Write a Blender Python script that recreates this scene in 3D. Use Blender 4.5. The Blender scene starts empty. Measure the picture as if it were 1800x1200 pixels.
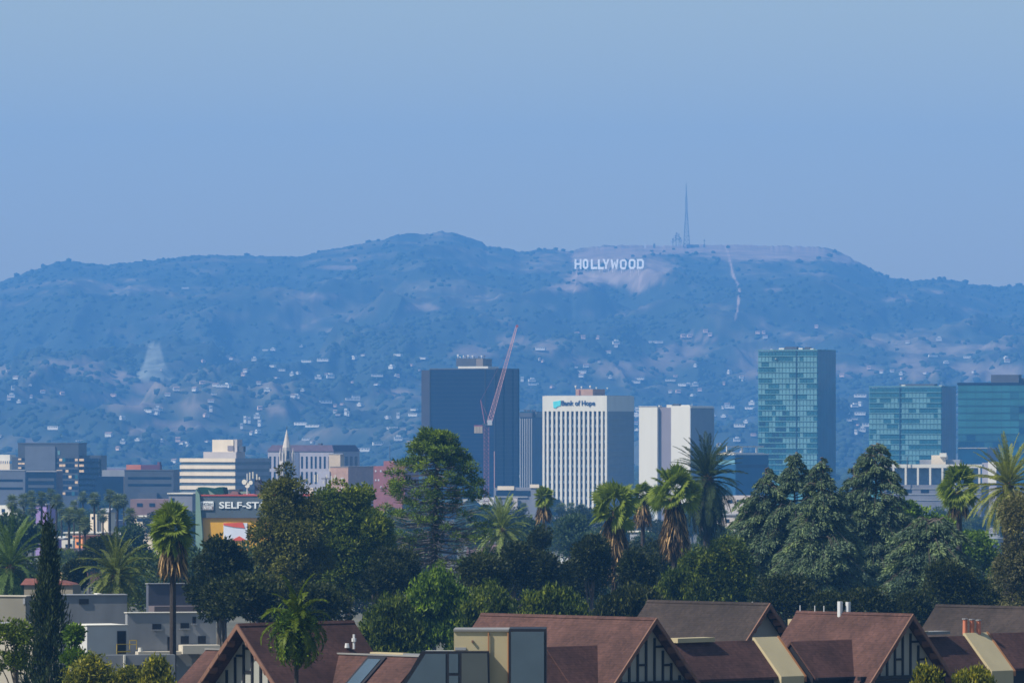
import bpy, math, random
import numpy as np
from math import radians as R
# ---------------------------------------------------------------- camera, sky, sun
sc = bpy.context.scene
COL = sc.collection
K = 8.5e-5            # radians per photograph pixel (a 235 mm lens)
ZC = 45.0             # eye height above the basin
HY = 760.0            # photograph row of the level horizon
cam_d = bpy.data.cameras.new('camera'); cam = bpy.data.objects.new('camera', cam_d); COL.objects.link(cam)
cam_d.sensor_width = 36.0
cam_d.lens = 36.0/(1800*K)
cam_d.clip_start = 5.0; cam_d.clip_end = 60000.0
cam.location = (0, 0, ZC); cam.rotation_euler = (R(90), 0, 0)
cam_d.shift_y = (HY-600)/1800.0
sc.camera = cam

SUN_AZ = (-0.93, -0.37); SUN_EL = 47.0
w = bpy.data.worlds.new('World'); sc.world = w; w.use_nodes = True
nt = w.node_tree; nt.nodes.clear()
sky = nt.nodes.new('ShaderNodeTexSky'); sky.sky_type = 'NISHITA'; sky.sun_disc = False
sky.sun_elevation = R(SUN_EL); sky.sun_rotation = math.atan2(SUN_AZ[0], SUN_AZ[1])
sky.altitude = 100; sky.air_density = 1.5; sky.dust_density = 0.8; sky.ozone_density = 2.5
bg = nt.nodes.new('ShaderNodeBackground'); bg.inputs['Strength'].default_value = 0.083
ow = nt.nodes.new('ShaderNodeOutputWorld')
nt.links.new(sky.outputs[0], bg.inputs[0]); nt.links.new(bg.outputs[0], ow.inputs[0])

sd = bpy.data.lights.new('sun', 'SUN'); sd.energy = 5.0; sd.angle = R(0.5); sd.color = (1.0, 0.93, 0.80)
so = bpy.data.objects.new('sun', sd); COL.objects.link(so)
from mathutils import Vector, Matrix
_l = math.hypot(*SUN_AZ); _c = math.cos(R(SUN_EL))
SUN = Vector((SUN_AZ[0]/_l*_c, SUN_AZ[1]/_l*_c, math.sin(R(SUN_EL))))
so.rotation_euler = (-SUN).to_track_quat('-Z', 'Y').to_euler()

sc.view_settings.view_transform = 'Standard'; sc.view_settings.look = 'None'
sc.view_settings.exposure = 0.43; sc.view_settings.gamma = 1.0
sc.view_settings.use_curve_mapping = False
sc.render.engine = 'CYCLES'
sc.cycles.use_denoising = True
sc.cycles.max_bounces = 6; sc.cycles.diffuse_bounces = 3; sc.cycles.glossy_bounces = 2
sc.cycles.transmission_bounces = 2; sc.cycles.volume_bounces = 3; sc.cycles.transparent_max_bounces = 4
sc.cycles.filter_width = 1.6

HAZE_DENS = 8.8e-5; HAZE_COL = (0.13, 0.43, 0.99)

rng = np.random.default_rng(7)
rnd = random.Random(11)

# ---------------------------------------------------------------- helpers
def P(px, py, D):
    return Vector(((px-900)*K*D, D, ZC+(HY-py)*K*D))

_GD = [0, 300, 420, 600, 700, 900, 1500, 2500, 3400, 6500, 30000]
_GZ = [24, 24, 22, 20, 18, 16, 14, 3, 0, 0, 0]
def gz(D): return float(np.interp(D, _GD, _GZ))

MATS = {}
def mat(name, rgb=None, rough=0.85, var=0.18, scale=0.25, spec=0.3, streak=0.0, attr=None, metal=0.0, bump=0.0, bscale=8.0):
    if name in MATS: return MATS[name]
    m = bpy.data.materials.new(name); m.use_nodes = True
    t = m.node_tree; b = t.nodes['Principled BSDF']
    b.inputs['Roughness'].default_value = rough
    b.inputs['Specular IOR Level'].default_value = spec
    b.inputs['Metallic'].default_value = metal
    L = t.links.new
    geo = t.nodes.new('ShaderNodeNewGeometry')
    n = t.nodes.new('ShaderNodeTexNoise'); n.inputs['Scale'].default_value = scale; n.inputs['Detail'].default_value = 6
    if streak:
        mp = t.nodes.new('ShaderNodeMapping'); mp.inputs['Scale'].default_value = (1, 1, streak)
        L(geo.outputs['Position'], mp.inputs[0]); L(mp.outputs[0], n.inputs['Vector'])
    else:
        L(geo.outputs['Position'], n.inputs['Vector'])
    mr = t.nodes.new('ShaderNodeMapRange'); mr.inputs['From Min'].default_value = 0.25; mr.inputs['From Max'].default_value = 0.75
    mr.inputs['To Min'].default_value = 1-var; mr.inputs['To Max'].default_value = 1+var
    L(n.outputs['Fac'], mr.inputs[0])
    vm = t.nodes.new('ShaderNodeVectorMath'); vm.operation = 'SCALE'
    vm.inputs[0].default_value = rgb
    if attr:
        a = t.nodes.new('ShaderNodeAttribute'); a.attribute_name = attr
        vx = t.nodes.new('ShaderNodeVectorMath'); vx.operation = 'MULTIPLY'; vx.inputs[1].default_value = rgb
        L(a.outputs['Color'], vx.inputs[0]); L(vx.outputs[0], vm.inputs[0])
    L(mr.outputs[0], vm.inputs['Scale']); L(vm.outputs[0], b.inputs['Base Color'])
    if bump:
        n2 = t.nodes.new('ShaderNodeTexNoise'); n2.inputs['Scale'].default_value = bscale; n2.inputs['Detail'].default_value = 4
        L(geo.outputs['Position'], n2.inputs['Vector'])
        bp = t.nodes.new('ShaderNodeBump'); bp.inputs['Strength'].default_value = bump; bp.inputs['Distance'].default_value = 0.1
        L(n2.outputs['Fac'], bp.inputs['Height']); L(bp.outputs[0], b.inputs['Normal'])
    MATS[name] = m
    return m

def leafmat(name, rgb, trans=0.25, rough=0.5):
    if name in MATS: return MATS[name]
    m = bpy.data.materials.new(name); m.use_nodes = True
    t = m.node_tree; b = t.nodes['Principled BSDF']; out = t.nodes['Material Output']
    b.inputs['Roughness'].default_value = rough; b.inputs['Specular IOR Level'].default_value = 0.12
    L = t.links.new
    a = t.nodes.new('ShaderNodeAttribute'); a.attribute_name = 'tint'
    vx = t.nodes.new('ShaderNodeVectorMath'); vx.operation = 'MULTIPLY'; vx.inputs[1].default_value = rgb
    L(a.outputs['Color'], vx.inputs[0]); L(vx.outputs[0], b.inputs['Base Color'])
    tr = t.nodes.new('ShaderNodeBsdfTranslucent')
    vy = t.nodes.new('ShaderNodeVectorMath'); vy.operation = 'MULTIPLY'; vy.inputs[1].default_value = (1.3, 1.4, 0.6)
    L(vx.outputs[0], vy.inputs[0]); L(vy.outputs[0], tr.inputs[0])
    mx = t.nodes.new('ShaderNodeMixShader'); mx.inputs[0].default_value = trans
    L(b.outputs[0], mx.inputs[1]); L(tr.outputs[0], mx.inputs[2]); L(mx.outputs[0], out.inputs['Surface'])
    MATS[name] = m
    return m

def np_mesh(name, V, F, m=None, tint=None, smooth=False):
    """V (n,3), F (m,k) -> mesh"""
    V = np.asarray(V, dtype=np.float32); F = np.asarray(F, dtype=np.int32)
    me = bpy.data.meshes.new(name)
    me.vertices.add(len(V)); me.vertices.foreach_set('co', V.ravel())
    k = F.shape[1]
    me.loops.add(F.size); me.loops.foreach_set('vertex_index', F.ravel())
    me.polygons.add(len(F)); me.polygons.foreach_set('loop_start', np.arange(0, F.size, k, dtype=np.int32))
    me.update(calc_edges=True)
    if smooth: me.polygons.foreach_set('use_smooth', np.ones(len(F), dtype=bool))
    if tint is not None:
        t = np.asarray(tint, dtype=np.float32)
        if t.ndim == 1: t = np.repeat(t[:, None], 3, 1)
        at = me.attributes.new('tint', 'FLOAT_COLOR', 'POINT')
        at.data.foreach_set('color', np.concatenate([t, np.ones((len(t), 1), np.float32)], 1).astype(np.float32).ravel())
    if m: me.materials.append(m)
    return me

class MB:
    """collects boxes / prisms / tubes, builds one mesh"""
    def __init__(s): s.v = []; s.f = []
    def add(s, vs, fs):
        o = len(s.v); s.v += [tuple(v) for v in vs]; s.f += [tuple(i+o for i in f) for f in fs]; return s
    def box(s, x0, x1, y0, y1, z0, z1):
        v = [(x, y, z) for z in (z0, z1) for y in (y0, y1) for x in (x0, x1)]
        return s.add(v, [(0, 2, 3, 1), (4, 5, 7, 6), (0, 1, 5, 4), (2, 6, 7, 3), (0, 4, 6, 2), (1, 3, 7, 5)])
    def prism(s, pts, d):
        """pts: planar loop (3D), d: offset vector"""
        n = len(pts); a = [Vector(p) for p in pts]; b = [p+Vector(d) for p in a]
        fs = [tuple(range(n)), tuple(range(2*n-1, n-1, -1))] + [(i, i+n, (i+1) % n+n, (i+1) % n) for i in range(n)]
        return s.add(a+b, fs)
    def tube(s, p0, p1, r0, r1=None, n=6):
        if r1 is None: r1 = r0
        p0 = Vector(p0); p1 = Vector(p1); d = (p1-p0)
        if d.length < 1e-6: return s
        d.normalize(); a = d.orthogonal().normalized(); b = d.cross(a)
        vs = []
        for p, r in ((p0, r0), (p1, r1)):
            for i in range(n):
                t = 2*math.pi*i/n; vs.append(p+a*(r*math.cos(t))+b*(r*math.sin(t)))
        fs = [(i, (i+1) % n, (i+1) % n+n, i+n) for i in range(n)]+[tuple(range(n-1, -1, -1)), tuple(range(n, 2*n))]
        return s.add(vs, fs)
    def path(s, pts, rs, n=6):
        for i in range(len(pts)-1): s.tube(pts[i], pts[i+1], rs[i], rs[i+1], n)
        return s
    def mesh(s, name, m):
        me = bpy.data.meshes.new(name); me.from_pydata([tuple(v) for v in s.v], [], s.f); me.update()
        if m: me.materials.append(m)
        return me

def tag(o, label=None, cat=None, group=None, kind=None):
    if label: o['label'] = label
    if cat: o['category'] = cat
    if group: o['group'] = group
    if kind: o['kind'] = kind
    return o
def empty(name, loc, rz=0.0, label=None, cat=None, group=None):
    o = bpy.data.objects.new(name, None); o.location = loc; o.rotation_euler = (0, 0, rz); COL.objects.link(o)
    return tag(o, label, cat, group)
def link(name, me, parent=None, loc=None, rot=None, scl=None):
    o = bpy.data.objects.new(name, me); COL.objects.link(o)
    if parent: o.parent = parent
    if loc is not None: o.location = loc
    if rot is not None: o.rotation_euler = rot
    if scl is not None: o.scale = scl
    return o
def copy_tree(o, parent=None):
    c = o.copy(); COL.objects.link(c); c.parent = parent
    for ch in list(o.children): copy_tree(ch, c)
    return c

# value noise on a grid, numpy
def vnoise(x, y, seed=0):
    xi = np.floor(x).astype(np.int64); yi = np.floor(y).astype(np.int64)
    xf = x-xi; yf = y-yi
    def h(a, b):
        n = (a*374761393 + b*668265263 + seed*974711) & 0x7fffffff
        n = ((n ^ (n >> 13))*1274126177) & 0x7fffffff
        return ((n ^ (n >> 16)) & 0xffff)/65535.0
    u = xf*xf*(3-2*xf); v = yf*yf*(3-2*yf)
    return (h(xi, yi)*(1-u)+h(xi+1, yi)*u)*(1-v) + (h(xi, yi+1)*(1-u)+h(xi+1, yi+1)*u)*v
def fbm(x, y, o=5, seed=0):
    s = 0; a = 0.5; t = 0
    for i in range(o):
        s = s+a*vnoise(x*2**i+i*17.3, y*2**i+i*9.1, seed+i); t += a; a *= 0.5
    return s/t
# ---------------------------------------------------------------- ground
gx = np.array([-6000, -3000, -1500, -700, -300, -100, 0, 100, 300, 700, 1500, 3000, 6000.])
gy = np.array([-200, 0, 150, 300, 360, 420, 500, 600, 650, 700, 800, 900, 1200, 1500, 2000, 2500, 3000, 3400, 5000, 6600, 9000, 14340.])
V = [(x, y, gz(max(y, 0))) for y in gy for x in gx]
nx = len(gx)
F = [(j*nx+i, j*nx+i+1, (j+1)*nx+i+1, (j+1)*nx+i) for j in range(len(gy)-1) for i in range(nx-1)]
g = link('ground', np_mesh('ground', V, F, mat('ground_dry_earth', (0.09, 0.085, 0.06), var=0.5, scale=0.03)))
tag(g, 'dry earth and grass of the city basin', kind='structure')

# ---------------------------------------------------------------- hills: a terrain whose crest follows the skyline
CR = np.array([(-500, 560), (-300, 545), (-150, 535), (-60, 515), (0, 497), (40, 480), (100, 461), (130, 459), (190, 465), (270, 457), (350, 448), (450, 450),
      (530, 451), (570, 440), (620, 431), (670, 421), (700, 411), (745, 411), (775, 407), (800, 410), (845, 425), (856, 432), (900, 438),
      (915, 443), (945, 438), (990, 440), (1006, 444), (1012, 438), (1060, 432), (1200, 431), (1300, 431), (1400, 433), (1448, 434),
      (1470, 441), (1510, 461), (1560, 487), (1600, 493), (1660, 490), (1700, 498), (1760, 504), (1800, 501), (1900, 515), (2050, 530), (2300, 560)], float)
D0, D1, D2 = 6500.0, 12800.0, 14300.0
NU, NT, NB = 1250, 300, 30
pu = np.linspace(-450, 2250, NU)
tt = np.linspace(0, 1, NT)**0.8
crest = np.interp(pu, CR[:, 0], CR[:, 1])
crest = crest + (fbm(pu/9.0, pu*0+3, 4, 5)-0.5)*5.0 + (vnoise(pu/2.5, pu*0, 9)-0.5)*1.6
def sfun(t): return 0.55*t**1.25+0.45*(3*t*t-2*t**3)
U, T = np.meshgrid(pu, tt)
DD = D0+(D1-D0)*T
Xw = (U-900)*K*DD
CRs = np.interp(U, CR[:, 0], CR[:, 1])
py = 842+(CRs-842)*sfun(T) + (crest[None, :]-CRs)*T**40
Z = ZC+(HY-py)*K*DD
# spurs and gullies running down the slope
warp = (fbm(Xw/900., DD/1500., 4, 3)-0.5)*900
rid = 1-np.abs(2*fbm((Xw+warp)/420., DD/1500., 5, 21)-1)*2
rid2 = 1-np.abs(2*fbm((Xw+warp*0.6)/130., DD/420., 4, 31)-1)*2
amp = np.sin(np.pi*np.clip(T, 0, 1)**0.8)**0.7*np.clip((1-T)*7, 0, 1)*np.clip(T*6, 0, 1)
nz = (rid-0.55)*95+(rid2-0.5)*30
Z = Z+nz*amp
Z = Z+(fbm(Xw/25., DD/25., 3, 77)-0.5)*9*np.clip((1-T)*9, 0, 1)*np.clip(T*8, 0, 1)
Z = np.where(T < 0.002, -2, Z)
HZ = Z.copy()
# back side
tb = np.linspace(0, 1, NB+1)[1:]
Ub, Tb = np.meshgrid(pu, tb)
Db = D1+(D2-D1)*Tb
Zb = Z[-1][None, :]*(1-Tb**1.3) - 3*Tb
allU = np.vstack([U, Ub]); allD = np.vstack([DD, Db]); allZ = np.vstack([Z, Zb])
Vh = np.stack([((allU-900)*K*allD).ravel(), allD.ravel(), allZ.ravel()], 1)
nr = NT+NB
idx = np.arange(nr*NU).reshape(nr, NU)
Fh = np.stack([idx[:-1, :-1], idx[:-1, 1:], idx[1:, 1:], idx[1:, :-1]], -1).reshape(-1, 4)
# soil / chaparral cover, per vertex (a property of the ground, no light in it)
pyv = HY-(allZ-ZC)/(K*allD)           # how high on the face
Xa = (allU-900)*K*allD
n1 = fbm(Xa/60.+allD/500., allZ/38.+allD/260., 5, 41); n2 = fbm(Xa/240.+allD/900., allZ/90.+allD/900., 4, 43); n3 = fbm(Xa/14.+allD/90., allZ/10.+allD/70., 3, 47)
scrub = np.array([0.026, 0.038, 0.030]); soil = np.array([0.34, 0.25, 0.20]); grassy = np.array([0.13, 0.115, 0.075])
def smooth(a, b, x):
    t = np.clip((x-a)/(b-a), 0, 1); return t*t*(3-2*t)
f_soil = smooth(0.60, 0.72, n1*0.65+n3*0.35)*smooth(0.46, 0.62, n2)*0.30
f_grass = smooth(0.50, 0.66, n1*0.6+n2*0.4)*0.45
# the bare top of the mountain around the letters and the mast, and its fire road
def blob(u, v, ru, rv, soft=0.5):
    d = np.sqrt(((allU-u)/ru)**2+((pyv-v)/rv)**2)+(n3-0.5)*0.9+(n1-0.5)*0.6
    return 1-smooth(1-soft, 1+soft*0.6, d)
def band(pts, wpx):
    pts = np.array(pts, float); uu = np.interp(pyv, pts[:, 1], pts[:, 0])
    m = (pyv > pts[0, 1]) & (pyv < pts[-1, 1])
    return (1-smooth(wpx*0.5, wpx*1.2, np.abs(allU-uu)+(n3-0.5)*3))*m
bare = np.zeros_like(n1)
for b_ in [(1240, 436, 215, 13), (1400, 442, 75, 18), (1330, 445, 120, 14), (1490, 455, 30, 10), (1075, 447, 80, 20), (1100, 485, 70, 18), (1040, 488, 50, 14), (1150, 470, 35, 22),
           (1000, 505, 38, 7), (1120, 500, 20, 14)]:
    bare = np.maximum(bare, blob(*b_)*0.62)
for b_ in [(150, 652, 60, 8), (55, 657, 14, 6), (0, 650, 22, 12), (205, 665, 45, 12), (232, 712, 48, 9), (170, 700, 30, 8), (262, 680, 40, 12), (310, 748, 45, 8), (235, 757, 28, 6),
           (1200, 620, 40, 18), (1110, 655, 60, 9), (1080, 645, 40, 10), (1150, 640, 40, 14), (1225, 595, 35, 5), (1010, 635, 30, 8), (960, 610, 25, 10), (905, 600, 30, 10), (1500, 650, 60, 10),
           (1640, 615, 60, 8), (1730, 610, 60, 5), (1600, 640, 30, 22), (1745, 655, 60, 22), (1620, 655, 35, 12), (1700, 645, 40, 8), (1540, 600, 25, 8), (1340, 640, 50, 25), (690, 690, 40, 8),
           (740, 540, 30, 6), (560, 520, 40, 6), (120, 640, 60, 10), (490, 720, 25, 6), (830, 620, 40, 14), (1580, 525, 30, 6), (600, 470, 40, 4), (1360, 510, 16, 4)]:
    bare = np.maximum(bare, blob(*b_)*0.38)
bare = np.maximum(bare, band([(1274, 430), (1282, 452), (1289, 486), (1298, 500), (1300, 515), (1296, 545), (1292, 562)], 2.2)*0.9)
bare = np.maximum(bare, band([(1018, 470), (1012, 490), (1010, 512)], 2.0)*0.8)
bare = np.maximum(bare, band([(1131, 478), (1126, 490), (1122, 510)], 3.0)*0.9)
f_soil = np.clip(np.maximum(f_soil, bare), 0, 1)
# pale fan shaped scar low on the left
sc_w = np.interp(pyv, [600, 606, 640, 660, 668], [0, 10, 19, 34, 42])
scar = (1-smooth(0.8, 1.15, np.abs(allU-271)/np.maximum(sc_w, 0.1)))*(pyv > 604)*(pyv < 667)
cover = scrub+(grassy-scrub)*f_grass[..., None]
cover = cover+(soil-cover)*f_soil[..., None]
cover = cover+(np.array([0.24, 0.26, 0.22])-cover)*(scar*0.6)[..., None]
hm = mat('hill_cover', (1, 1, 1), rough=0.95, var=0.35, scale=0.02, spec=0.1, attr='tint')
hill = link('hills', np_mesh('hills', Vh, Fh, hm, tint=cover.reshape(-1, 3), smooth=True))
tag(hill, 'hazy blue scrub covered mountain range with bare brown patches', kind='structure')

vis_py = np.minimum.accumulate(HY-(HZ-ZC)/(K*DD), axis=0)
def on_hill(px, pyy):
    """ground point of the hill seen at this place"""
    j = int(np.clip(np.searchsorted(pu, px), 1, NU-2))
    col = vis_py[:, j]
    i = int(np.argmax(col <= pyy)) if (col <= pyy).any() else NT-1
    D = DD[i, j]
    return Vector(((px-900)*K*D, D, float(HZ[i, j]))), D
# ---------------------------------------------------------------- materials of the city
white = mat('white_concrete', (0.60, 0.575, 0.51), var=0.06, scale=0.3, streak=0.15)
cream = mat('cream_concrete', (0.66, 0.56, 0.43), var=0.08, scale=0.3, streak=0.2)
tan = mat('tan_render', (0.48, 0.38, 0.27), var=0.1, scale=0.3)
lilac = mat('lilac_stone', (0.30, 0.29, 0.34), var=0.08, scale=0.3)
greyc = mat('grey_concrete', (0.26, 0.27, 0.29), var=0.15, scale=0.2, streak=0.2)
dgrey = mat('dark_grey_panel', (0.07, 0.08, 0.10), var=0.15, scale=0.2)
brick = mat('red_brick', (0.26, 0.09, 0.07), var=0.2, scale=0.5)
brickt = mat('tan_brick', (0.36, 0.22, 0.16), var=0.15, scale=0.5)
mauve = mat('mauve_render', (0.20, 0.13, 0.13), var=0.15, scale=0.3)
slate = mat('purple_slate', (0.07, 0.05, 0.08), var=0.2, scale=0.5)
dglass = mat('dark_glass', (0.008, 0.022, 0.05), rough=0.3, var=0.3, scale=0.12, spec=0.2)
bglass = mat('blue_glass', (0.008, 0.055, 0.12), rough=0.3, var=0.25, scale=0.1, spec=0.2)
sglass = mat('side_blue_glass', (0.006, 0.12, 0.22), rough=0.3, var=0.2, scale=0.1, spec=0.12)
tealg = mat('pale_teal_glass', (0.12, 0.26, 0.30), rough=0.25, var=0.18, scale=0.2, spec=0.5)
tealm = mat('mid_teal_glass', (0.02, 0.11, 0.16), rough=0.25, var=0.2, scale=0.2, spec=0.5)
teald = mat('dark_teal_glass', (0.015, 0.06, 0.11), rough=0.2, var=0.3, scale=0.2, spec=0.5)
orange = mat('orange_metal', (0.50, 0.17, 0.10), var=0.1)
yellow = mat('mustard_wall', (0.62, 0.33, 0.012), var=0.06, scale=0.4)
gpan = mat('pale_green_metal', (0.17, 0.27, 0.22), var=0.1)
gdark = mat('dark_green_metal', (0.008, 0.06, 0.05), var=0.15)
fascia = mat('slate_grey_fascia', (0.075, 0.10, 0.125), var=0.08)
redm = mat('red_trim', (0.42, 0.08, 0.07), var=0.1)
teals = mat('teal_sign_face', (0.02, 0.36, 0.32), var=0.1)
steel = mat('pale_steel', (0.55, 0.56, 0.58), rough=0.4, var=0.1)
gold_glint = mat('golden_glint_pane', (0.78, 0.55, 0.34), var=0.2, scale=0.5)  # golden reflections of sunlit neighbours, put into the pane colour
cranem = mat('crane_red_paint', (0.30, 0.12, 0.15), var=0.15)
navy = mat('navy_lettering', (0.015, 0.05, 0.14), var=0.05)
tealo = mat('turquoise_emblem', (0.10, 0.55, 0.60), var=0.15, scale=0.3)
purple = mat('violet_wall', (0.28, 0.20, 0.42), var=0.1)

class Bld:
    def __init__(s, name, label, pl, pc, pr, D, theta=24.0, group=None, cat='building', base=None):
        s.th = R(theta); s.c = math.cos(s.th); s.s = math.sin(s.th); s.D = D; s.pc = pc; s.k = K*D
        s.base = gz(D) if base is None else base
        s.root = empty(name, ((pc-900)*s.k, D, s.base), -s.th, label, cat, group)
        s.w1 = (pc-pl)*s.k/s.c; s.w2 = (pr-pc)*s.k/max(s.s, 1e-3)
    def X(s, px): return (px-s.pc)*s.k/s.c
    def Y(s, px): return (px-s.pc)*s.k/s.s
    def Z(s, py): return ZC+(HY-py)*s.k-s.base
    def part(s, name, mb, m, parent=None, kind=None, label=None):
        o = link(name, mb.mesh(name, m) if isinstance(mb, MB) else mb, parent or s.root)
        if kind: o['kind'] = kind
        if label: o['label'] = label
        return o
    def mass(s, name, m, pl, pc2, depth, ytop, ybot=None, y0=0.0):
        """box: front from px pl to pc2, local depth in metres"""
        z0 = 0 if ybot is None else s.Z(ybot)
        return s.part(name, MB().box(s.X(pl), s.X(pc2), y0, y0+depth, z0, s.Z(ytop)), m)
    def fbox(s, mb, p0, p1, ya, yb, out=0.12, inn=0.0):   # ya top row, yb bottom row, on front face
        mb.box(s.X(p0), s.X(p1), -out, -inn, s.Z(yb), s.Z(ya)); return mb
    def sbox(s, mb, p0, p1, ya, yb, out=0.12, inn=0.0):
        mb.box(inn, out, s.Y(p0), s.Y(p1), s.Z(yb), s.Z(ya)); return mb
    def pane_grid(s, p0, p1, ya, yb, nx, nz, gap, pick, out=0.1, name='window', side=False):
        """each pane one object on the front (or side) face"""
        if not side: x0, x1 = s.X(p0), s.X(p1)
        else: x0, x1 = s.Y(p0), s.Y(p1)
        z1, z0 = s.Z(ya), s.Z(yb)
        dx = (x1-x0)/nx; dz = (z1-z0)/nz
        cache = {}
        for i in range(nx):
            for j in range(nz):
                r = pick(i, j)
                if r is None: continue
                m, span, hf = r
                key = (m.name, span, hf)
                if key not in cache:
                    w_ = dx*span-gap; h_ = dz*hf
                    b = MB().box(0, w_, -out, 0, 0, h_) if not side else MB().box(0, out, 0, w_, 0, h_)
                    cache[key] = b.mesh(name, m)
                a = x0+dx*i+gap/2; z = z0+dz*j+dz*(1-hf)/2
                link(name, cache[key], s.root, (a, -0.0, z) if not side else (0, a, z))

def text_mesh(body, size, depth, m, bold=0.0, name='lettering', track=1.0):
    cu = bpy.data.curves.new(name, 'FONT'); cu.body = body; cu.size = size; cu.extrude = depth; cu.offset = bold
    cu.resolution_u = 3; cu.space_character = track
    cu.materials.append(m)
    return cu
def add_text(body, m, parent, x0, x1, z0, z1, y, depth=0.08, bold=0.0, name='lettering', track=1.0, rz=0.0):
    """text fitted into the rectangle on a plane facing local -y"""
    cu = text_mesh(body, 1.0, depth, m, bold, name, track)
    o = bpy.data.objects.new(name, cu); COL.objects.link(o)
    bpy.context.view_layer.update()
    dg = bpy.context.evaluated_depsgraph_get(); me = bpy.data.meshes.new_from_object(o.evaluated_get(dg))
    bpy.data.objects.remove(o)
    co = np.empty(len(me.vertices)*3, np.float32); me.vertices.foreach_get('co', co); co = co.reshape(-1, 3)
    mn = co.min(0); mx = co.max(0)
    co[:, 0] = x0+(co[:, 0]-mn[0])/(mx[0]-mn[0])*(x1-x0)
    zz = z0+(co[:, 1]-mn[1])/(mx[1]-mn[1])*(z1-z0)
    yy = y-(co[:, 2]-mn[2])/(mx[2]-mn[2])*depth
    co[:, 1] = yy; co[:, 2] = zz
    me.vertices.foreach_set('co', co.ravel()); me.update()
    if not me.materials: me.materials.append(m)
    return link(name, me, parent)

def roof_bits(b, pts, m, name='rooftop_unit'):
    for (x0, x1, y0, y1, z0, z1) in pts:
        b.part(name, MB().box(x0, x1, y0, y1, z0, z1), m)

# ---------------------------------------------------------------- Bank of Hope tower
b = Bld('office_tower', 'white finned office tower with teal emblem and navy bank sign along its top', 956, 1067, 1115.5, 3400)
zt = b.Z(695.5); zp = b.Z(722.5); zb = b.Z(906)
W1, W2 = b.w1, b.w2
b.part('wall', MB().box(-W1, 0, 0, W2, 0, zp), dglass)
b.part('parapet', MB().box(-W1-0.3, 0.3, -0.9, W2+0.3, zp, zt), white)
b.part('roof', MB().box(-W1+0.6, -0.6, 0, W2-0.6, zt, zt+0.25), greyc)
nb = 14; pit = W1/nb
fin = MB().box(-0.55, 0.55, -0.9, -0.002, 0, zp-b.Z(906)).mesh('fin', white)
for i in range(nb+1):
    link('fin', fin, b.root, (-W1+pit*i+(0.25 if i == 0 else -0.25 if i == nb else 0), 0, b.Z(906)))
spn = MB()
nf = 13
for j in range(nf):
    z = b.Z(906)+(zp-b.Z(906))*j/nf
    spn.box(-W1+0.6, -0.6, -0.35, -0.003, z, z+1.5)
b.part('spandrel', spn, mat('spandrel_blue_grey', (0.12, 0.15, 0.20), var=0.1))
ribs = MB(); sp2 = MB()
for i in range(29):
    y = 0.4+(W2-0.8)*i/28
    ribs.box(0.0, 0.45, y-0.16, y+0.16, 3, zp)
b.part('rib', ribs, mat('rib_grey', (0.30, 0.33, 0.36), var=0.05), kind='stuff')
for j in range(nf): 
    z = b.Z(906)+(zp-b.Z(906))*j/nf; sp2.box(0.003, 0.2, 0.5, W2-0.5, z, z+1.5)
b.part('spandrel', sp2, mat('spandrel_blue_grey', None))
b.part('podium', MB().box(-W1-4, -W1*0.05, -5, -1.0, 0, b.Z(905)), cream)
emb = MB().prism([(b.X(974), -0.93, b.Z(705.5)), (b.X(980), -0.93, b.Z(704.6)), (b.X(987.3), -0.93, b.Z(703.4)), (b.X(987), -0.93, b.Z(712.8)), (b.X(983.5), -0.93, b.Z(713.4)),
                  (b.X(980.3), -0.93, b.Z(715)), (b.X(979), -0.93, b.Z(717)), (b.X(974.6), -0.93, b.Z(716.4))], (0, -0.25, 0))
b.part('emblem', emb, tealo)
add_text('Bank of Hope', navy, b.root, b.X(988.6), b.X(1047.5), b.Z(715.0), b.Z(703.6), -0.93, 0.25, 0.022)
pen = b.part('penthouse', MB().box(b.X(1008), b.X(1038), 3, 3.01+(1062-1040)*b.k/b.s, zt, b.Z(683.5)), brickt)
b.part('penthouse_duct', MB().box(b.X(1014), b.X(1015.5), 2.6, 3, zt, b.Z(684.5)), brick)
for px, h in ((1006.5, 9), (1017, 7), (1032, 9), (1043, 5), (1062, 4)):
    b.part('antenna', MB().tube((b.X(px), 4, b.Z(684)), (b.X(px)+0.3, 4, b.Z(684-h*0.8)), 0.14).box(b.X(px)-0.35, b.X(px)+0.35, 3.7, 4.3, b.Z(684-h*0.4), b.Z(684-h*0.75)), white)

# ---------------------------------------------------------------- white slab tower
b = Bld('office_tower', 'white windowless tower with a dark recessed strip down its lit face', 1124, 1213, 1257, 3320)
W1, W2 = b.w1, b.w2
b.part('wall', MB().box(-W1, b.X(1156), 0, W2, 0, b.Z(714.5)), mat('chalk_white', (0.64, 0.61, 0.54), var=0.04, streak=0.1))
b.part('wall', MB().box(b.X(1180), 0, -0.002, W2-0.4, 0, b.Z(713)), mat('chalk_white', None))
b.part('recess', MB().box(b.X(1156)+0.002, b.X(1180)-0.002, 1.6, W2-1, 0, b.Z(716)), mat('recess_grey_violet', (0.21, 0.19, 0.22), var=0.1, streak=0.2))
nl = 26
ribs = MB()
for i in range(nl+1):
    y = W2*i/nl; ribs.box(0.0, 0.4, y-0.2, y+0.15, 2, b.Z(718))
b.part('rib', ribs, mat('rib_grey', None), kind='stuff')
b.part('curtain_wall', MB().box(0.003, 0.1, 0.3, W2-0.2, 2, b.Z(717)), bglass)
b.part('parapet', MB().box(-0.5, 0.5, 0.2, W2, b.Z(717), b.Z(714.5)), white)
b.part('coping', MB().box(-W1-0.2, b.X(1156)-0.2, -0.2, 2, b.Z(714.5), b.Z(713.6)), white)
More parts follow.
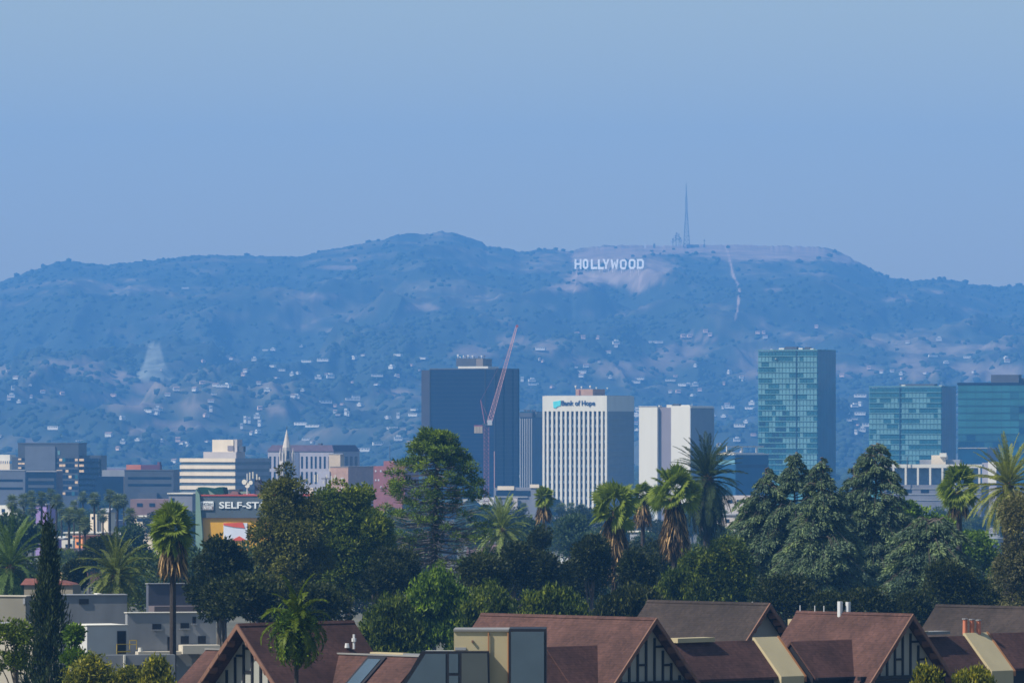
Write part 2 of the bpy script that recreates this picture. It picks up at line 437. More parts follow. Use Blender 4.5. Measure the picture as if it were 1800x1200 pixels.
for (a, c, t) in ((1168, 1177, 711), (1180, 1187, 714), (1193, 1208, 711.5), (1154, 1156, 712)):
    b.part('rooftop_unit', MB().box(b.X(a), b.X(c), 3, 6, b.Z(716), b.Z(t)), white if a != 1180 else dgrey)
b.part('rooftop_unit', MB().box(b.X(1181), b.X(1191), 2, 5, b.Z(716), b.Z(709.5)), dgrey)
b.part('antenna', MB().tube((-1, 5, b.Z(714)), (-1, 5, b.Z(709)), 0.12), steel)

# ---------------------------------------------------------------- big dark tower
b = Bld('office_tower', 'broad dark blue slab tower with antennas on its roof box, behind the crane', 755, 872, 912, 3700)
W1, W2 = b.w1, b.w2
zt = b.Z(649)
nchs = 2.5
b.part('wall', MB().box(-W1, 0, 0, W2, 0, zt), mat('smoked_glass', (0.006, 0.018, 0.048), rough=0.35, var=0.12, scale=0.05, spec=0.15))
b.part('wall', MB().box(-W1-(755-737)*b.k/b.c, -W1+nchs, 2.2, W2-4, 0, zt-0.2), mat('smoked_glass_edge', (0.05, 0.05, 0.065), rough=0.35, var=0.1))
b.part('parapet', MB().box(-W1-0.15, 0.15, -0.15, W2+0.15, zt, b.Z(647)), dgrey)
for px in (755.5, 853, 870):
    b.part('mullion', MB().box(b.X(px)-0.3, b.X(px)+0.3, -0.35, -0.001, 0, zt), mat('bronze_mullion', (0.015, 0.02, 0.03), var=0.1))
for py in (0.35, 0.75, 1.0):
    b.part('mullion', MB().box(0.001, 0.35, W2*py-0.5, W2*py-0.01, 0, zt), mat('bronze_mullion', None))
lines = MB()
for j in range(1, 34):
    z = zt*j/34; lines.box(-W1+0.3, -0.3, -0.14, -0.001, z, z+0.25); lines.box(0.001, 0.14, 0.3, W2-0.6, z, z+0.25)
b.part('spandrel', lines, mat('smoked_spandrel', (0.016, 0.024, 0.042), rough=0.4), kind='stuff')
b.part('roof_deck', MB().box(b.X(797), b.X(850), 6, 20, b.Z(647)+0.01, b.Z(643.5)), white)
b.part('penthouse', MB().box(b.X(793), b.X(828), 6.5, 19, b.Z(643.5)+0.01, b.Z(629)), dgrey)
b.part('penthouse', MB().box(b.X(829), b.X(841), 6.0, 18, b.Z(643.5)+0.01, b.Z(630)), mat('brown_grey_panel', (0.2, 0.17, 0.15)))
for px, h in ((794, 7), (798, 3), (804, 5), (809, 4), (812, 6), (820, 5), (823, 3), (831, 3), (836, 5), (841, 5)):
    b.part('antenna', MB().tube((b.X(px), 8, b.Z(629.5)), (b.X(px)+0.2, 8, b.Z(629-h)), 0.16).box(b.X(px)-0.4, b.X(px)+0.4, 7.8, 8.2, b.Z(629-h*0.5), b.Z(629-h)), steel if px % 2 == 0 else dgrey)

# ribbed tower behind it
b = Bld('office_tower', 'narrow dark tower with thin white ribs between the slab tower and the bank', 914, 936, 956, 3800)
b.part('wall', MB().box(-b.w1, 0, 0, b.w2, 0, b.Z(723)), bglass)
fin = MB().box(-0.3, 0.3, -0.6, 0, 0, b.Z(735)).mesh('fin', greyc)
for i in range(6): link('fin', fin, b.root, (-b.w1+0.4+(b.w1-0.8)*i/5, 0, 0))
b.part('parapet', MB().box(-b.w1-0.2, 0.2, -0.7, b.w2+0.2, b.Z(733), b.Z(725)), dgrey)
for px in (917, 922, 925, 930, 934):
    b.part('rooftop_unit', MB().box(b.X(px), b.X(px)+0.9, 3, 4, b.Z(723), b.Z(720)), dgrey)
b.part('roof_screen', MB().box(0.5, 1, 3, b.w2, b.Z(733)+0.01, b.Z(724)), greyc)

# ---------------------------------------------------------------- glass towers on the right
def glass_tower(label, pl, pc, pr, D, ytop, seam, nx, nz, seed, dark_rows, theta=20):
    rr = random.Random(seed)
    b = Bld('glass_tower', label, pl, pc, pr, D, theta)
    W1, W2 = b.w1, b.w2
    zt = b.Z(ytop)
    b.part('core', MB().box(-W1+0.05, -0.3, 0.1, W2-0.3, 0, zt-0.6), mat('core_teal', (0.08, 0.25, 0.27), var=0.1))
    yb = 845
    sl = MB()
    for j in range(nz+1):
        z = b.Z(yb)+(zt-b.Z(yb))*j/nz
        sl.box(-W1, -0.02, -0.35, 0.3, z-0.2, z+0.2)
    b.part('floor_slab', sl, mat('slab_pale_teal', (0.10, 0.23, 0.27), var=0.12, scale=0.2))
    run = {}
    def pick(i, j):
        fx = i/nx; top = j >= nz-1
        key = j
        if j not in run: run[j] = [rr.random() < 0.5, 0]
        st = run[j]
        if st[1] <= 0: st[0] = rr.random() < (0.42 if j > 1 else 0.3); st[1] = rr.choice([1, 2, 3, 4, 5])
        st[1] -= 1
        dk = st[0] and not top
        m = tealg if not dk else (teald if (j in dark_rows and fx < 0.42) else tealm)
        if top: m = tealm
        if dark_rows and (nz-j) > 10 and fx < 0.45 and not dk: m = tealg if rr.random() < 0.4 else tealm
        return (m, 1.0, 0.55 if dk else 0.93)
    b.pane_grid(pl+0.5, pc-0.5, ytop+1, yb, nx, nz, 0.3, pick)
    b.part('seam', MB().box(b.X(seam-0.8), b.X(seam+0.8), -0.5, 0.2, 0, zt), teald)
    # side curtain wall
    n2 = 6
    cache = {}
    for i in range(n2):
        for j in range(8):
            y0 = 0.1+(W2-0.2)*i/n2; z0 = zt*j/8
            if (0) not in cache: cache[0] = MB().box(-0.1, 0.1, 0, (W2-0.2)/n2-0.12, 0, zt/8-0.15).mesh('curtain_panel', sglass)
            link('curtain_panel', cache[0], b.root, (0, y0, z0))
    b.part('parapet', MB().box(-W1, 0.1, -0.35, W2, zt, b.Z(ytop-2)), mat('slab_pale_teal', None))
    return b
b = glass_tower('tall teal glass tower, the tallest of the glass towers on the right', 1334, 1437, 1474, 3500, 616, 1400.5, 17, 24, 3, (2, 3, 4, 5, 6, 7, 8, 9, 10, 11, 12))
for (a, c, t, m) in ((1367, 1376, 611, white), (1378, 1398, 609, dgrey), (1401, 1408, 611, white), (1412, 1420, 609.5, dgrey), (1421, 1427, 612, white), (1352, 1356, 613, white)):
    b.part('rooftop_unit', MB().box(b.X(a), b.X(c), 3, 7, b.Z(615), b.Z(t)), m)
b.part('dish', MB().tube((b.X(1365), -0.7, b.Z(630)), (b.X(1366), -0.5, b.Z(632)), 0.6, 0.2), white)
b = glass_tower('second teal glass tower, shorter, left of the dark blue glass block', 1530, 1655, 1686, 3650, 680, 1583.5, 20, 18, 9, ())
for (a, c, t, m) in ((1546, 1552, 678, white), (1580, 1640, 674.5, dgrey), (1583, 1590, 676, white), (1648, 1653, 677, white)):
    b.part('rooftop_unit', MB().box(b.X(a), b.X(c), 3, 9, b.Z(680), b.Z(t)), m)

# dark blue block at the right edge
b = Bld('glass_office_block', 'wide dark blue glass block cut off by the right edge of the photo', 1687, 1900, 1960, 3550, 14)
b.part('core', MB().box(-b.w1+0.3, -0.3, 0.3, b.w2, 0, b.Z(674)), dgrey)
mats3 = [mat('deep_blue_glass', (0.015, 0.09, 0.14), rough=0.22, var=0.2, scale=0.06, spec=0.5), bglass, mat('sea_blue_glass', (0.03, 0.14, 0.18), rough=0.25, var=0.2, scale=0.1)]
r3 = random.Random(5)
b.pane_grid(1687.5, 1899, 676, 850, 14, 14, 0.1, lambda i, j: (mats3[2] if (j > 6 and i < 5+r3.random()*4) else mats3[0] if r3.random() < .7 else mats3[1], 1.0, 0.80))
sl = MB()
for j in range(15):
    z = b.Z(850)+(b.Z(676)-b.Z(850))*j/14; sl.box(-b.w1, -0.02, -0.2, 0.3, z-0.25, z+0.25)
b.part('floor_slab', sl, mats3[0])
b.part('parapet', MB().box(-b.w1-0.2, 0, -0.3, b.w2, b.Z(676), b.Z(672)), dglass)
b.part('penthouse', MB().box(b.X(1742), b.X(1790), 5, 14, b.Z(672), b.Z(658)), dgrey)
b.part('penthouse', MB().box(b.X(1790.5), b.X(1830), 8, 16, b.Z(672), b.Z(664)), dgrey)

b = Bld('office_block', 'low blue block in front of the two shorter glass towers', 1686, 1735, 1760, 3300, 18)
b.part('wall', MB().box(-b.w1, 0, 0, b.w2, 0, b.Z(788)), bglass)
b.part('coping', MB().box(-b.w1-0.2, 0.2, -0.2, b.w2, b.Z(788), b.Z(786.5)), greyc)

# ---------------------------------------------------------------- blue block with white rooftop frame
b = Bld('office_block', 'low blue block carrying an open white steel frame on its roof', 1262, 1293, 1352, 3300, 60)
b.part('wall', MB().box(-b.w1, 0, 0, b.w2, 0, b.Z(799)), bglass)
b.part('window_band', MB().box(-b.w1+1, -0.5, -0.15, 0, b.Z(816), b.Z(808)), tealg)
b.part('window_band', MB().box(0, .15, 0.5, b.w2-1, b.Z(822), b.Z(816)), dglass)
b.part('coping', MB().box(-b.w1-0.3, 0.3, -0.3, b.w2, b.Z(799), b.Z(797)), white)
fr = MB()
y0, y1 = b.Y(1278), b.Y(1345)
b.part('roof_frame', MB().box(-1, -0.4, y0, y1, b.Z(786), b.Z(783.5)), white)
b.part('roof_frame', MB().box(-1, -0.4, y0, y1, b.Z(797)+0.01, b.Z(795.5)), white)
for px in (1278, 1304.5, 1331):
    b.part('post', MB().box(-1, -0.4, b.Y(px), b.Y(px)+0.8, b.Z(795.5), b.Z(786)), white)
b.part('rooftop_unit', MB().box(b.X(1263), b.X(1284), 3, 6, b.Z(797), b.Z(795)), cream)

# ---------------------------------------------------------------- white colonnade
b = Bld('parking_structure', 'long pale building with a white open colonnade along its upper deck', 1555, 1725, 1745, 2600, 12)
b.part('wall', MB().box(-b.w1, 0, 0, b.w2, 0, b.Z(852)), mat('blue_grey_wall', (0.17, 0.18, 0.22), var=0.2, scale=0.2))
b.part('back_wall', MB().box(-b.w1+1, -1, 4.5, 6, b.Z(852), b.Z(822)), mat('blue_pale_glass', (0.16, 0.24, 0.34), var=0.3, scale=0.4))
b.part('beam', MB().box(-b.w1, 0.3, 0.0, 5, b.Z(822), b.Z(816)), white)
for i in range(8):
    x = b.X(1723-21.3*i); b.part('column', MB().box(x-0.75, x, 0.02, 0.8, b.Z(852), b.Z(822)), white)
sl = MB()
for py in (858, 868, 878): sl.box(-b.w1, 0, -0.2, -0.001, b.Z(py+1.5), b.Z(py))
b.part('ledge', sl, mat('grey_concrete', None))
for px in (1560, 1590, 1620, 1660): b.part('window', MB().box(b.X(px), b.X(px+14), -0.1, -0.001, b.Z(866), b.Z(860)), dglass)
b.part('penthouse', MB().box(b.X(1633), b.X(1658), 8, 14, b.Z(852), b.Z(800)), cream)
b.part('penthouse', MB().box(b.X(1612), b.X(1682), 9, 16, b.Z(852), b.Z(808)), greyc)
b.part('rooftop_unit', MB().box(b.X(1648), b.X(1660), 7, 8, b.Z(803), b.Z(796)), white)
b.part('mast', MB().tube((b.X(1597), -1, b.Z(852)), (b.X(1597), -1, b.Z(803)), 0.2), dgrey)
b = Bld('office_block', 'small white wall right of the colonnade, behind the date palm', 1727, 1752, 1770, 2650, 24)
b.part('wall', MB().box(-b.w1, 0, 0, b.w2, 0, b.Z(813)), lilac); b.part('coping', MB().box(b.X(1738), 0, -0.5, 1, b.Z(850), b.Z(811)), white)

# ---------------------------------------------------------------- striped office
b = Bld('striped_office', 'low office with broad cream and dark horizontal stripes and stacked penthouse', 316, 413, 470, 3000, 28)
W1, W2 = b.w1, b.w2
b.part('wall', MB().box(-W1, 0, 0, W2, 0, b.Z(806)), mat('stripe_glass', (0.10, 0.13, 0.15), rough=0.3, var=0.25, scale=0.3))
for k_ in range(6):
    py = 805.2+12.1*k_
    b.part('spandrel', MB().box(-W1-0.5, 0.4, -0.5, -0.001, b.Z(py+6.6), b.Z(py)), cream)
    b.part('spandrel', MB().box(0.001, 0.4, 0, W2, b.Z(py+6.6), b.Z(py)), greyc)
b.part('penthouse', MB().box(b.X(352), b.X(411), 2, 10, b.Z(806), b.Z(794)), mat('pinkish_concrete', (0.45, 0.40, 0.38), var=0.1))
b.part('penthouse', MB().box(b.X(366), b.X(404), 3, 9, b.Z(794)+0.01, b.Z(772.5)), cream)
b.part('penthouse_wing', MB().box(b.X(404)+0.01, b.X(410), 3.4, 8, b.Z(794)+.01, b.Z(772)), mat('pinkish_concrete', None))
b.part('louvre', MB().box(b.X(394), b.X(403.8), 2.8, 3, b.Z(792), b.Z(783)), mat('recess_grey_violet', None))
b.part('louvre', MB().box(b.X(408), b.X(420), 4, 6, b.Z(794)+.01, b.Z(784)), dgrey)

# ---------------------------------------------------------------- civic block with mansard
b = Bld('civic_building', 'lilac stone block with tall narrow windows under a dark mansard roof', 469, 586, 630, 3200, 26)
W1, W2 = b.w1, b.w2
b.part('wall', MB().box(-W1, 0, 0, W2, 0, b.Z(793)), lilac)
z0, z1 = b.Z(793), b.Z(782)
rf = MB().add([(-W1-.4, -.4, z0), (.4, -.4, z0), (.4, W2, z0), (-W1-.4, W2, z0), (-W1+1.5, 1.5, z1), (-1.5, 1.5, z1), (-1.5, W2-1.5, z1), (-W1+1.5, W2-1.5, z1)],
              [(0, 1, 5, 4), (1, 2, 6, 5), (2, 3, 7, 6), (3, 0, 4, 7), (4, 5, 6, 7), (3, 2, 1, 0)])
b.part('mansard_roof', rf, slate)
wmesh = MB().box(0, 3.2*b.k/b.c, -0.12, 0, 0, 21*b.k).mesh('window', dglass)
for row in (823, 850):
    for px in (471.5, 479.5, 487.5, 495.5, 503.5, 511.5, 519, 528.5, 537, 545.5, 553, 561, 569, 577.5):
        link('window', wmesh, b.root, (b.X(px), 0, b.Z(row)))
b.part('pilaster', MB().box(b.X(517), b.X(525), -0.3, -0.125, 0, b.Z(795)), mat('pilaster_blue', (0.10, 0.12, 0.18)))
wm2 = MB().box(0, 0.12, 0, 4*b.k/b.s, 0, 21*b.k).mesh('window', dglass)
for px in (590, 598, 606, 614, 622):
    for row in (823, 850): link('window', wm2, b.root, (0, b.Y(px), b.Z(row)))
b.part('stair_tower', MB().box(b.X(592), b.X(612), -8, -4, 0, b.Z(798)), tan)
b.part('coping', MB().box(b.X(592)-.2, b.X(617), -8.2, -3.9, b.Z(798), b.Z(796.5)), greyc)
b.part('rooftop_unit', MB().box(b.X(551), b.X(557), 4, 6, z1, z1+0.8), dgrey)

b = Bld('brick_block', 'tan brick block in front of the mansard building', 580, 612, 655, 2900, 32)
b.part('wall', MB().box(-b.w1, 0, 0, b.w2, 0, b.Z(821)), brickt)
b.part('coping', MB().box(-b.w1-.1, .15, -.15, b.w2, b.Z(821), b.Z(819.5)), mat('brown_grey_panel', None))
for (px, py) in ((599, 843), (602, 843), (586, 843), (588.5, 843), (586, 860), (600, 860)):
    b.part('window', MB().box(b.X(px), b.X(px+1.8), -0.1, -0.001, b.Z(py), b.Z(py-4)), steel)
b.part('sign_board', MB().box(b.X(560), b.X(580), -0.5, 2, 0, b.Z(828)), lilac)
b = Bld('brick_block', 'red brick block with small white windows left of the tallest conifer', 649, 712, 735, 3000, 18)
b.part('wall', MB().box(-b.w1, 0, 0, b.w2, 0, b.Z(819)), brick)
b.part('stair_tower', MB().box(b.X(671.5), b.X(699), 2, 8, b.Z(819), b.Z(810)), brick)
b.part('parapet', MB().box(b.X(699), b.X(712), 0.0, 2, b.Z(819), b.Z(816)), brick)
b.part('rooftop_unit', MB().box(b.X(688), b.X(691), 1, 2, b.Z(811), b.Z(808)), white)
b.part('mast', MB().tube((b.X(680), 4, b.Z(811)), (b.X(680), 4, b.Z(783)), 0.14), dgrey)
wm = MB().box(0, 0.62, -0.12, 0, 0, 0.75).mesh('window', steel)
for row, xs in ((829, (651, 659, 668, 688, 696)), (845, (659, 664, 690, 695)), (857, (654, 668))):
    for px in xs: link('window', wm, b.root, (b.X(px), 0, b.Z(row)))

# ---------------------------------------------------------------- church spire
cx = P(504, 850, 2950)
sp = empty('church_spire', (cx.x, cx.y, gz(2950)), R(20), 'pale stone church tower with a slender pointed spire and corner pinnacles', 'church')
k_ = K*2950
def Zs(py): return ZC+(HY-py)*k_-gz(2950)
hw = 11*k_
stone = mat('pale_stone', (0.44, 0.40, 0.36), var=0.15, scale=0.5)
link('tower', MB().box(-hw*.95, hw*.95, -hw*.95, hw*.95, 0, Zs(810)).mesh('tower', stone), sp)
oct_ = []
def ring(r, z, n=8): return [(r*math.cos(2*math.pi*(i+.5)/n), r*math.sin(2*math.pi*(i+.5)/n), z) for i in range(n)]
mb = MB(); o1 = ring(hw*0.75, Zs(810)); o2 = ring(hw*.66, Zs(786)); o3 = ring(0.08, Zs(755))
mb.add(o1+o2, [(i, (i+1) % 8, (i+1) % 8+8, i+8) for i in range(8)]+[tuple(range(8, 16))])
lan = link('lantern', mb.mesh('lantern', stone), sp)
mb = MB(); mb.add(o2+o3, [(i, (i+1) % 8, (i+1) % 8+8, i+8) for i in range(8)]+[tuple(range(7, -1, -1)), tuple(range(8, 16))])
s_ = link('spire', mb.mesh('spire', mat('spire_stone', (0.52, 0.46, 0.40), var=0.2, scale=0.6)), sp)
link('finial', MB().tube((0, 0, Zs(756)), (0, 0, Zs(748)), 0.1).box(-0.5, 0.5, -0.06, 0.06, Zs(752), Zs(751)).mesh('finial', dgrey), s_)
for sx in (-1, 1):
    for sy in (-1, 1):
        mb = MB(); mb.box(sx*hw*.8-.45, sx*hw*.8+.45, sy*hw*.8-.45, sy*hw*.8+.45, Zs(815), Zs(797))
        mb.tube((sx*hw*.8, sy*hw*.8, Zs(797)), (sx*hw*.8, sy*hw*.8, Zs(786)), 0.6, 0.05, 4)
        link('pinnacle', mb.mesh('pinnacle', stone), sp)
for sx, sy, wx, wy in ((0, -1, .5, .08), (1, 0, .08, .5), (-1, 0, .08, .5), (0, 1, .5, .08)):
    for off in (-0.45, 0.45):
        ox = off*hw if sy else 0; oy = off*hw if sx else 0
        link('louvred_opening', MB().box(sx*hw*.95+ox-wx, sx*hw*.95+ox+wx, sy*hw*.95+oy-wy, sy*hw*.95+oy+wy, Zs(838), Zs(818)).mesh('louvred_opening', dgrey), sp)
for i in range(8):
    a = 2*math.pi*i/8
    if i % 2: continue
    x, y = hw*.68*math.cos(a), hw*.68*math.sin(a)
    mb = MB(); mb.box(-.12, .12, -.6, .6, Zs(806), Zs(792)); link('lancet', mb.mesh('lancet', dgrey), sp, (x*.98, y*.98, 0), (0, 0, a))

# ---------------------------------------------------------------- left blocks
b = Bld('office_block', 'blue grey office block with golden reflections coloured into its windows, left of the photo', 30, 138, 158, 3100, 12)
W1, W2 = b.w1, b.w2
bgw = mat('blue_grey_facade', (0.06, 0.075, 0.10), rough=0.5, var=0.2, scale=0.15)
b.part('wall', MB().box(-W1, 0, 0, 14, 0, b.Z(780)), bgw)  # the shade on this face is put into its dark blue grey
b.part('wall', MB().box(0.0, b.X(175), 3, 13, 0, b.Z(800)), bgw)
b.part('wall', MB().box(b.X(17), -W1-0.01, 2, 12, 0, b.Z(803)), bgw)
b.part('parapet', MB().box(-W1-.15, .15, -.15, 14.1, b.Z(780), b.Z(778)), dgrey)
b.part('wall_panel', MB().box(b.X(43), b.X(97), -0.5, -.001, b.Z(826), b.Z(784)), mat('mid_blue_panel', (0.11, 0.13, 0.17), var=0.1))
r4 = random.Random(4)
def pick4(i, j):
    q = r4.random()
    return (gold_glint, 1.0, 0.42) if q < 0.30 else (tealm, 1.0, 0.7) if q < 0.40 else (dglass, 1.0, 0.62)
b.pane_grid(98, 137, 803, 872, 7, 7, 0.15, pick4)
b.pane_grid(30, 42, 803, 826, 2, 3, 0.15, lambda i, j: (gold_glint, 1.0, 0.35) if (i+j) % 2 == 0 or j == 1 else (dglass, 1.0, 0.6))
b.pane_grid(139, 174, 803, 872, 4, 7, 0.15, lambda i, j: (gold_glint, 1.0, .4) if (i == 0 and j > 3) else (dglass, 1.0, 0.6), out=-2.8)
for px in (86, 101): b.part('window', MB().box(b.X(px), b.X(px+4), -0.2, -.001, b.Z(799), b.Z(792)), tealg)
b = Bld('office_block', 'plain pale blue wall at the left edge below the white parapet', -60, 44, 70, 2900, 12)
b.part('wall', MB().box(-b.w1, 0, 0, 12, 0, b.Z(827)), mat('mid_blue_panel', None)); b.part('coping', MB().box(-b.w1, .1, -.15, 12, b.Z(827), b.Z(825.5)), greyc)
for py in (842, 856): b.part('window_band', MB().box(-b.w1+1, -1, -.1, -.001, b.Z(py+4), b.Z(py)), dglass)
b = Bld('office_block', 'white block with a toothed parapet at the far left edge', -50, 17, 30, 3300, 24)
b.part('wall', MB().box(-b.w1, 0, 0, b.w2, 0, b.Z(815)), cream)
b.part('penthouse', MB().box(b.X(-20), b.X(14), 2, 8, b.Z(810), b.Z(799)), white)
for i in range(12):
    b.part('baluster', MB().box(b.X(-30+4*i), b.X(-28+4*i), 0, 0.5, b.Z(815), b.Z(810)), cream)
b = Bld('office_block', 'dark blue low wing in front of the block with golden reflections', 45, 99, 112, 2850, 12)
b.part('wall', MB().box(-b.w1, 0, 0, 10, 0, b.Z(829)), dglass); b.part('coping', MB().box(-b.w1, .1, -.15, 10, b.Z(829), b.Z(827)), greyc)
for py in (840, 852): b.part('window_band', MB().box(-b.w1+1, -1, -.1, -.001, b.Z(py+5), b.Z(py)), bgw)
b = Bld('office_block', 'small dark block between the block with golden reflections and the wide blue one', 168, 217, 224, 2950, 10)
b.part('wall', MB().box(-b.w1, 0, 0, 10, 0, b.Z(837)), dglass); b.part('rooftop_unit', MB().box(b.X(176), b.X(216), 3, 8, b.Z(837), b.Z(826)), greyc)
b = Bld('office_block', 'wide blue grey block with an orange box and a dark drum on its roof', 218, 305, 316, 2900, 10)
b.part('wall', MB().box(-b.w1, 0, 0, 12, 0, b.Z(827)), bgw)
b.part('coping', MB().box(-b.w1-.1, .1, -.15, 12, b.Z(827), b.Z(825.3)), dgrey)
b.part('rooftop_unit', MB().box(b.X(206), b.X(232), 16, 20, b.Z(840), b.Z(817)), orange)
b.part('rooftop_drum', MB().box(b.X(234), b.X(268), 14, 18, b.Z(827), b.Z(817)).tube((b.X(266), 15, b.Z(817)), (b.X(266), 15, b.Z(812)), 1.0), mat('plum_metal', (0.12, 0.05, 0.09)))
for py in (838, 850): b.part('window_band', MB().box(-b.w1+1.5, -1, -.1, -.001, b.Z(py+4), b.Z(py)), dglass)
b.part('annex', MB().box(b.X(245), b.X(278), -3, -.2, 0, b.Z(866)), dgrey)
# parking deck below the slab tower
b = Bld('parking_structure', 'low parking deck with beige upper rail at the foot of the slab tower', 868, 948, 968, 2700, 16)
b.part('wall', MB().box(-b.w1, 0, 0, b.w2, 0, b.Z(857)), mat('blue_grey_wall', None))
b.part('upper_rail', MB().box(b.X(875), b.X(904), -.4, -.002, b.Z(861), b.Z(854)), cream)
b.part('upper_rail', MB().box(b.X(932), b.X(948), -.4, -.002, b.Z(857), b.Z(851)), cream)
b.part('opening', MB().box(b.X(872), b.X(932), -.2, -.001, b.Z(871), b.Z(862)), dglass)
b.part('lower_rail', MB().box(b.X(872), b.X(928), -.5, -.002, b.Z(874), b.Z(872)), greyc)
b.part('stair_tower', MB().box(b.X(902), b.X(912), -2, -.6, 0, b.Z(875)), mat('pinkish_concrete', None))

# ---------------------------------------------------------------- construction crane
bx = P(856, 850, 3300); kc = K*3300
cr = empty('tower_crane', (bx.x, bx.y, gz(3300)), 0, 'reddish luffing tower crane leaning its long jib to the right before the dark tower', 'crane')
def C(px, py, y=0.0): return Vector(((px-856)*kc, y, ZC+(HY-py)*kc-gz(3300)))
def lattice(p0, p1, w0, w1, n, r, name, m, parent, ax=(0, 1, 0)):
    p0 = Vector(p0); p1 = Vector(p1); d = (p1-p0).normalized(); a = Vector(ax); a = (a-d*a.dot(d)).normalized(); c = d.cross(a)
    mb = MB(); prev = None
    for i in range(n+1):
        t = i/n; w = (w0+(w1-w0)*t)/2; q = p0+(p1-p0)*t
        cur = [q+a*(sa*w)+c*(sc_*w) for sa, sc_ in ((1, 1), (1, -1), (-1, -1), (-1, 1))]
        if prev:
            for k in range(4):
                mb.tube(prev[k], cur[k], r, r, 4); mb.tube(prev[k], cur[(k+1) % 4], r*.6, r*.6, 4)
        for k in range(4): mb.tube(cur[k], cur[(k+1) % 4], r*.6, r*.6, 4)
        prev = cur
    return link(name, mb.mesh(name, m), parent)
lattice(C(855, 900), C(855, 748), 2.4, 2.4, 22, 0.17, 'mast', cranem, cr)
link('slew_platform', MB().box(*sorted((C(848, 0).x, C(866, 0).x)), -1.5, 1.5, C(0, 748).z, C(0, 744).z).mesh('slew_platform', dgrey), cr)
link('cab', MB().box(C(857, 0).x, C(865, 0).x, -2.6, -0.9, C(0, 747).z, C(0, 738).z).mesh('cab', steel), cr)
lattice(C(860, 743), C(908, 574), 2.3, 0.8, 26, 0.14, 'jib', mat('crane_jib_paint', (0.75, 0.42, 0.40), var=0.1), cr)
link('jib_head', MB().box(C(907, 0).x, C(911, 0).x, -.6, .6, C(0, 575).z, C(0, 571).z).mesh('jib_head', redm), cr)
af = MB().tube(C(852, 744, -1), C(845, 703), .2).tube(C(852, 744, 1), C(845, 703), .2).tube(C(862, 744), C(845, 703), .08); link('a_frame', af.mesh('a_frame', cranem), cr)
link('pendant', MB().tube(C(845, 703), C(900, 603), .05, n=4).mesh('pendant', cranem), cr)
for px in (833.5, 838.5, 843.5):
    link('counterweight', MB().box(C(px, 0).x, C(px+4.6, 0).x, -1.3, 1.3, C(0, 761).z, C(0, 749.5).z).mesh('counterweight', tan), cr)
link('counter_jib', MB().box(C(833, 0).x, C(850, 0).x, -1, 1, C(0, 749.4).z, C(0, 747).z).mesh('counter_jib', cranem), cr)
link('hoist_mast', MB().box(C(868, 0).x, C(869.6, 0).x, -.3, .3, C(0, 900).z, C(0, 793).z).mesh('hoist_mast', mat('crane_jib_paint', None)), cr)

# ---------------------------------------------------------------- self storage building
b = Bld('storage_building', 'self storage building with dark grey sign band above a mustard yellow wall', 352, 560, 590, 1500, 10)
W1, W2 = b.w1, b.w2
b.part('wall', MB().box(-W1, 0, 0, 18, 0, b.Z(910)), yellow)
b.part('fascia', MB().box(-W1, 0.3, -0.5, 18, b.Z(910), b.Z(871.5)), fascia)
b.part('coping', MB().box(-W1-.1, .4, -.65, 18, b.Z(871.5), b.Z(869.3)), redm)
add_text('SELF-STORAGE', mat('white_lettering', (0.75, 0.78, 0.8), var=0.03), b.root, b.X(385), b.X(527), b.Z(893.5), b.Z(881.8), -.52, 0.2, 0.018)
sg = b.part('sign_board', MB().box(b.X(349), b.X(375), -.75, -.52, b.Z(896.5), b.Z(881)), mat('white_lettering', None))
b.part('sign_band', MB().box(b.X(350), b.X(374.4), -.8, -.752, b.Z(896), b.Z(889.2)), mat('sign_brown_grey', (0.25, 0.2, 0.2)))
add_text('LINCOLN', dgrey, b.root, b.X(351.5), b.X(373), b.Z(888), b.Z(883.5), -.76, 0.05, 0.01)
add_text('CENTER', mat('white_lettering', None), b.root, b.X(351.5), b.X(373), b.Z(895), b.Z(890.2), -.8, 0.05, 0.02)
# pale green wedge tower at the left end
wx0, wx1 = b.X(344), b.X(354)
wd = MB().prism([(wx0, -1.2, 0), (wx0, -1.2, b.Z(868)), (b.X(344.5), -1.2, b.Z(859)), (b.X(351), -1.2, b.Z(869)), (b.X(353.5), -1.2, b.Z(905)), (b.X(356), -1.2, b.Z(938)), (b.X(357), -1.2, 0)], (0, 4, 0))
b.part('corner_fin', wd, gpan)
b.part('roof_canopy', MB().prism([(b.X(343), 1, b.Z(857)), (b.X(348), 1, b.Z(856)), (b.X(366), 1, b.Z(858)), (b.X(385), 1, b.Z(869)), (b.X(352), 1, b.Z(869))], (0, 5, 0)), gdark)
b.part('roof_canopy', MB().prism([(b.X(364), 4, b.Z(859)), (b.X(377), 4, b.Z(856)), (b.X(383), 4, b.Z(857)), (b.X(386), 4, b.Z(869)), (b.X(364), 4, b.Z(869))], (0, 5, 0)), gdark)
b.part('canopy_edge', MB().prism([(b.X(363), .7, b.Z(861)), (b.X(366), .7, b.Z(863)), (b.X(375), .7, b.Z(869.2)), (b.X(366), .7, b.Z(869.2))], (0, .25, 0)), gpan)
b.part('mural_panel', MB().box(b.X(392), b.X(434), -.2, -.002, b.Z(950), b.Z(919)), mat('pale_mural', (0.60, 0.64, 0.75), var=0.1))
b.part('mural_stripe', MB().prism([(b.X(392), -.22, b.Z(919.2)), (b.X(426), -.22, b.Z(918)), (b.X(430), -.22, b.Z(928)), (b.X(410), -.22, b.Z(926)), (b.X(392), -.22, b.Z(922.5))], (0, -.1, 0)), mat('mural_red', (0.62, 0.09, 0.05)))
b.part('mural_stripe', MB().prism([(b.X(405), -.22, b.Z(950)), (b.X(434), -.22, b.Z(950)), (b.X(420), -.22, b.Z(942))], (0, -.1, 0)), mat('mural_red', None))
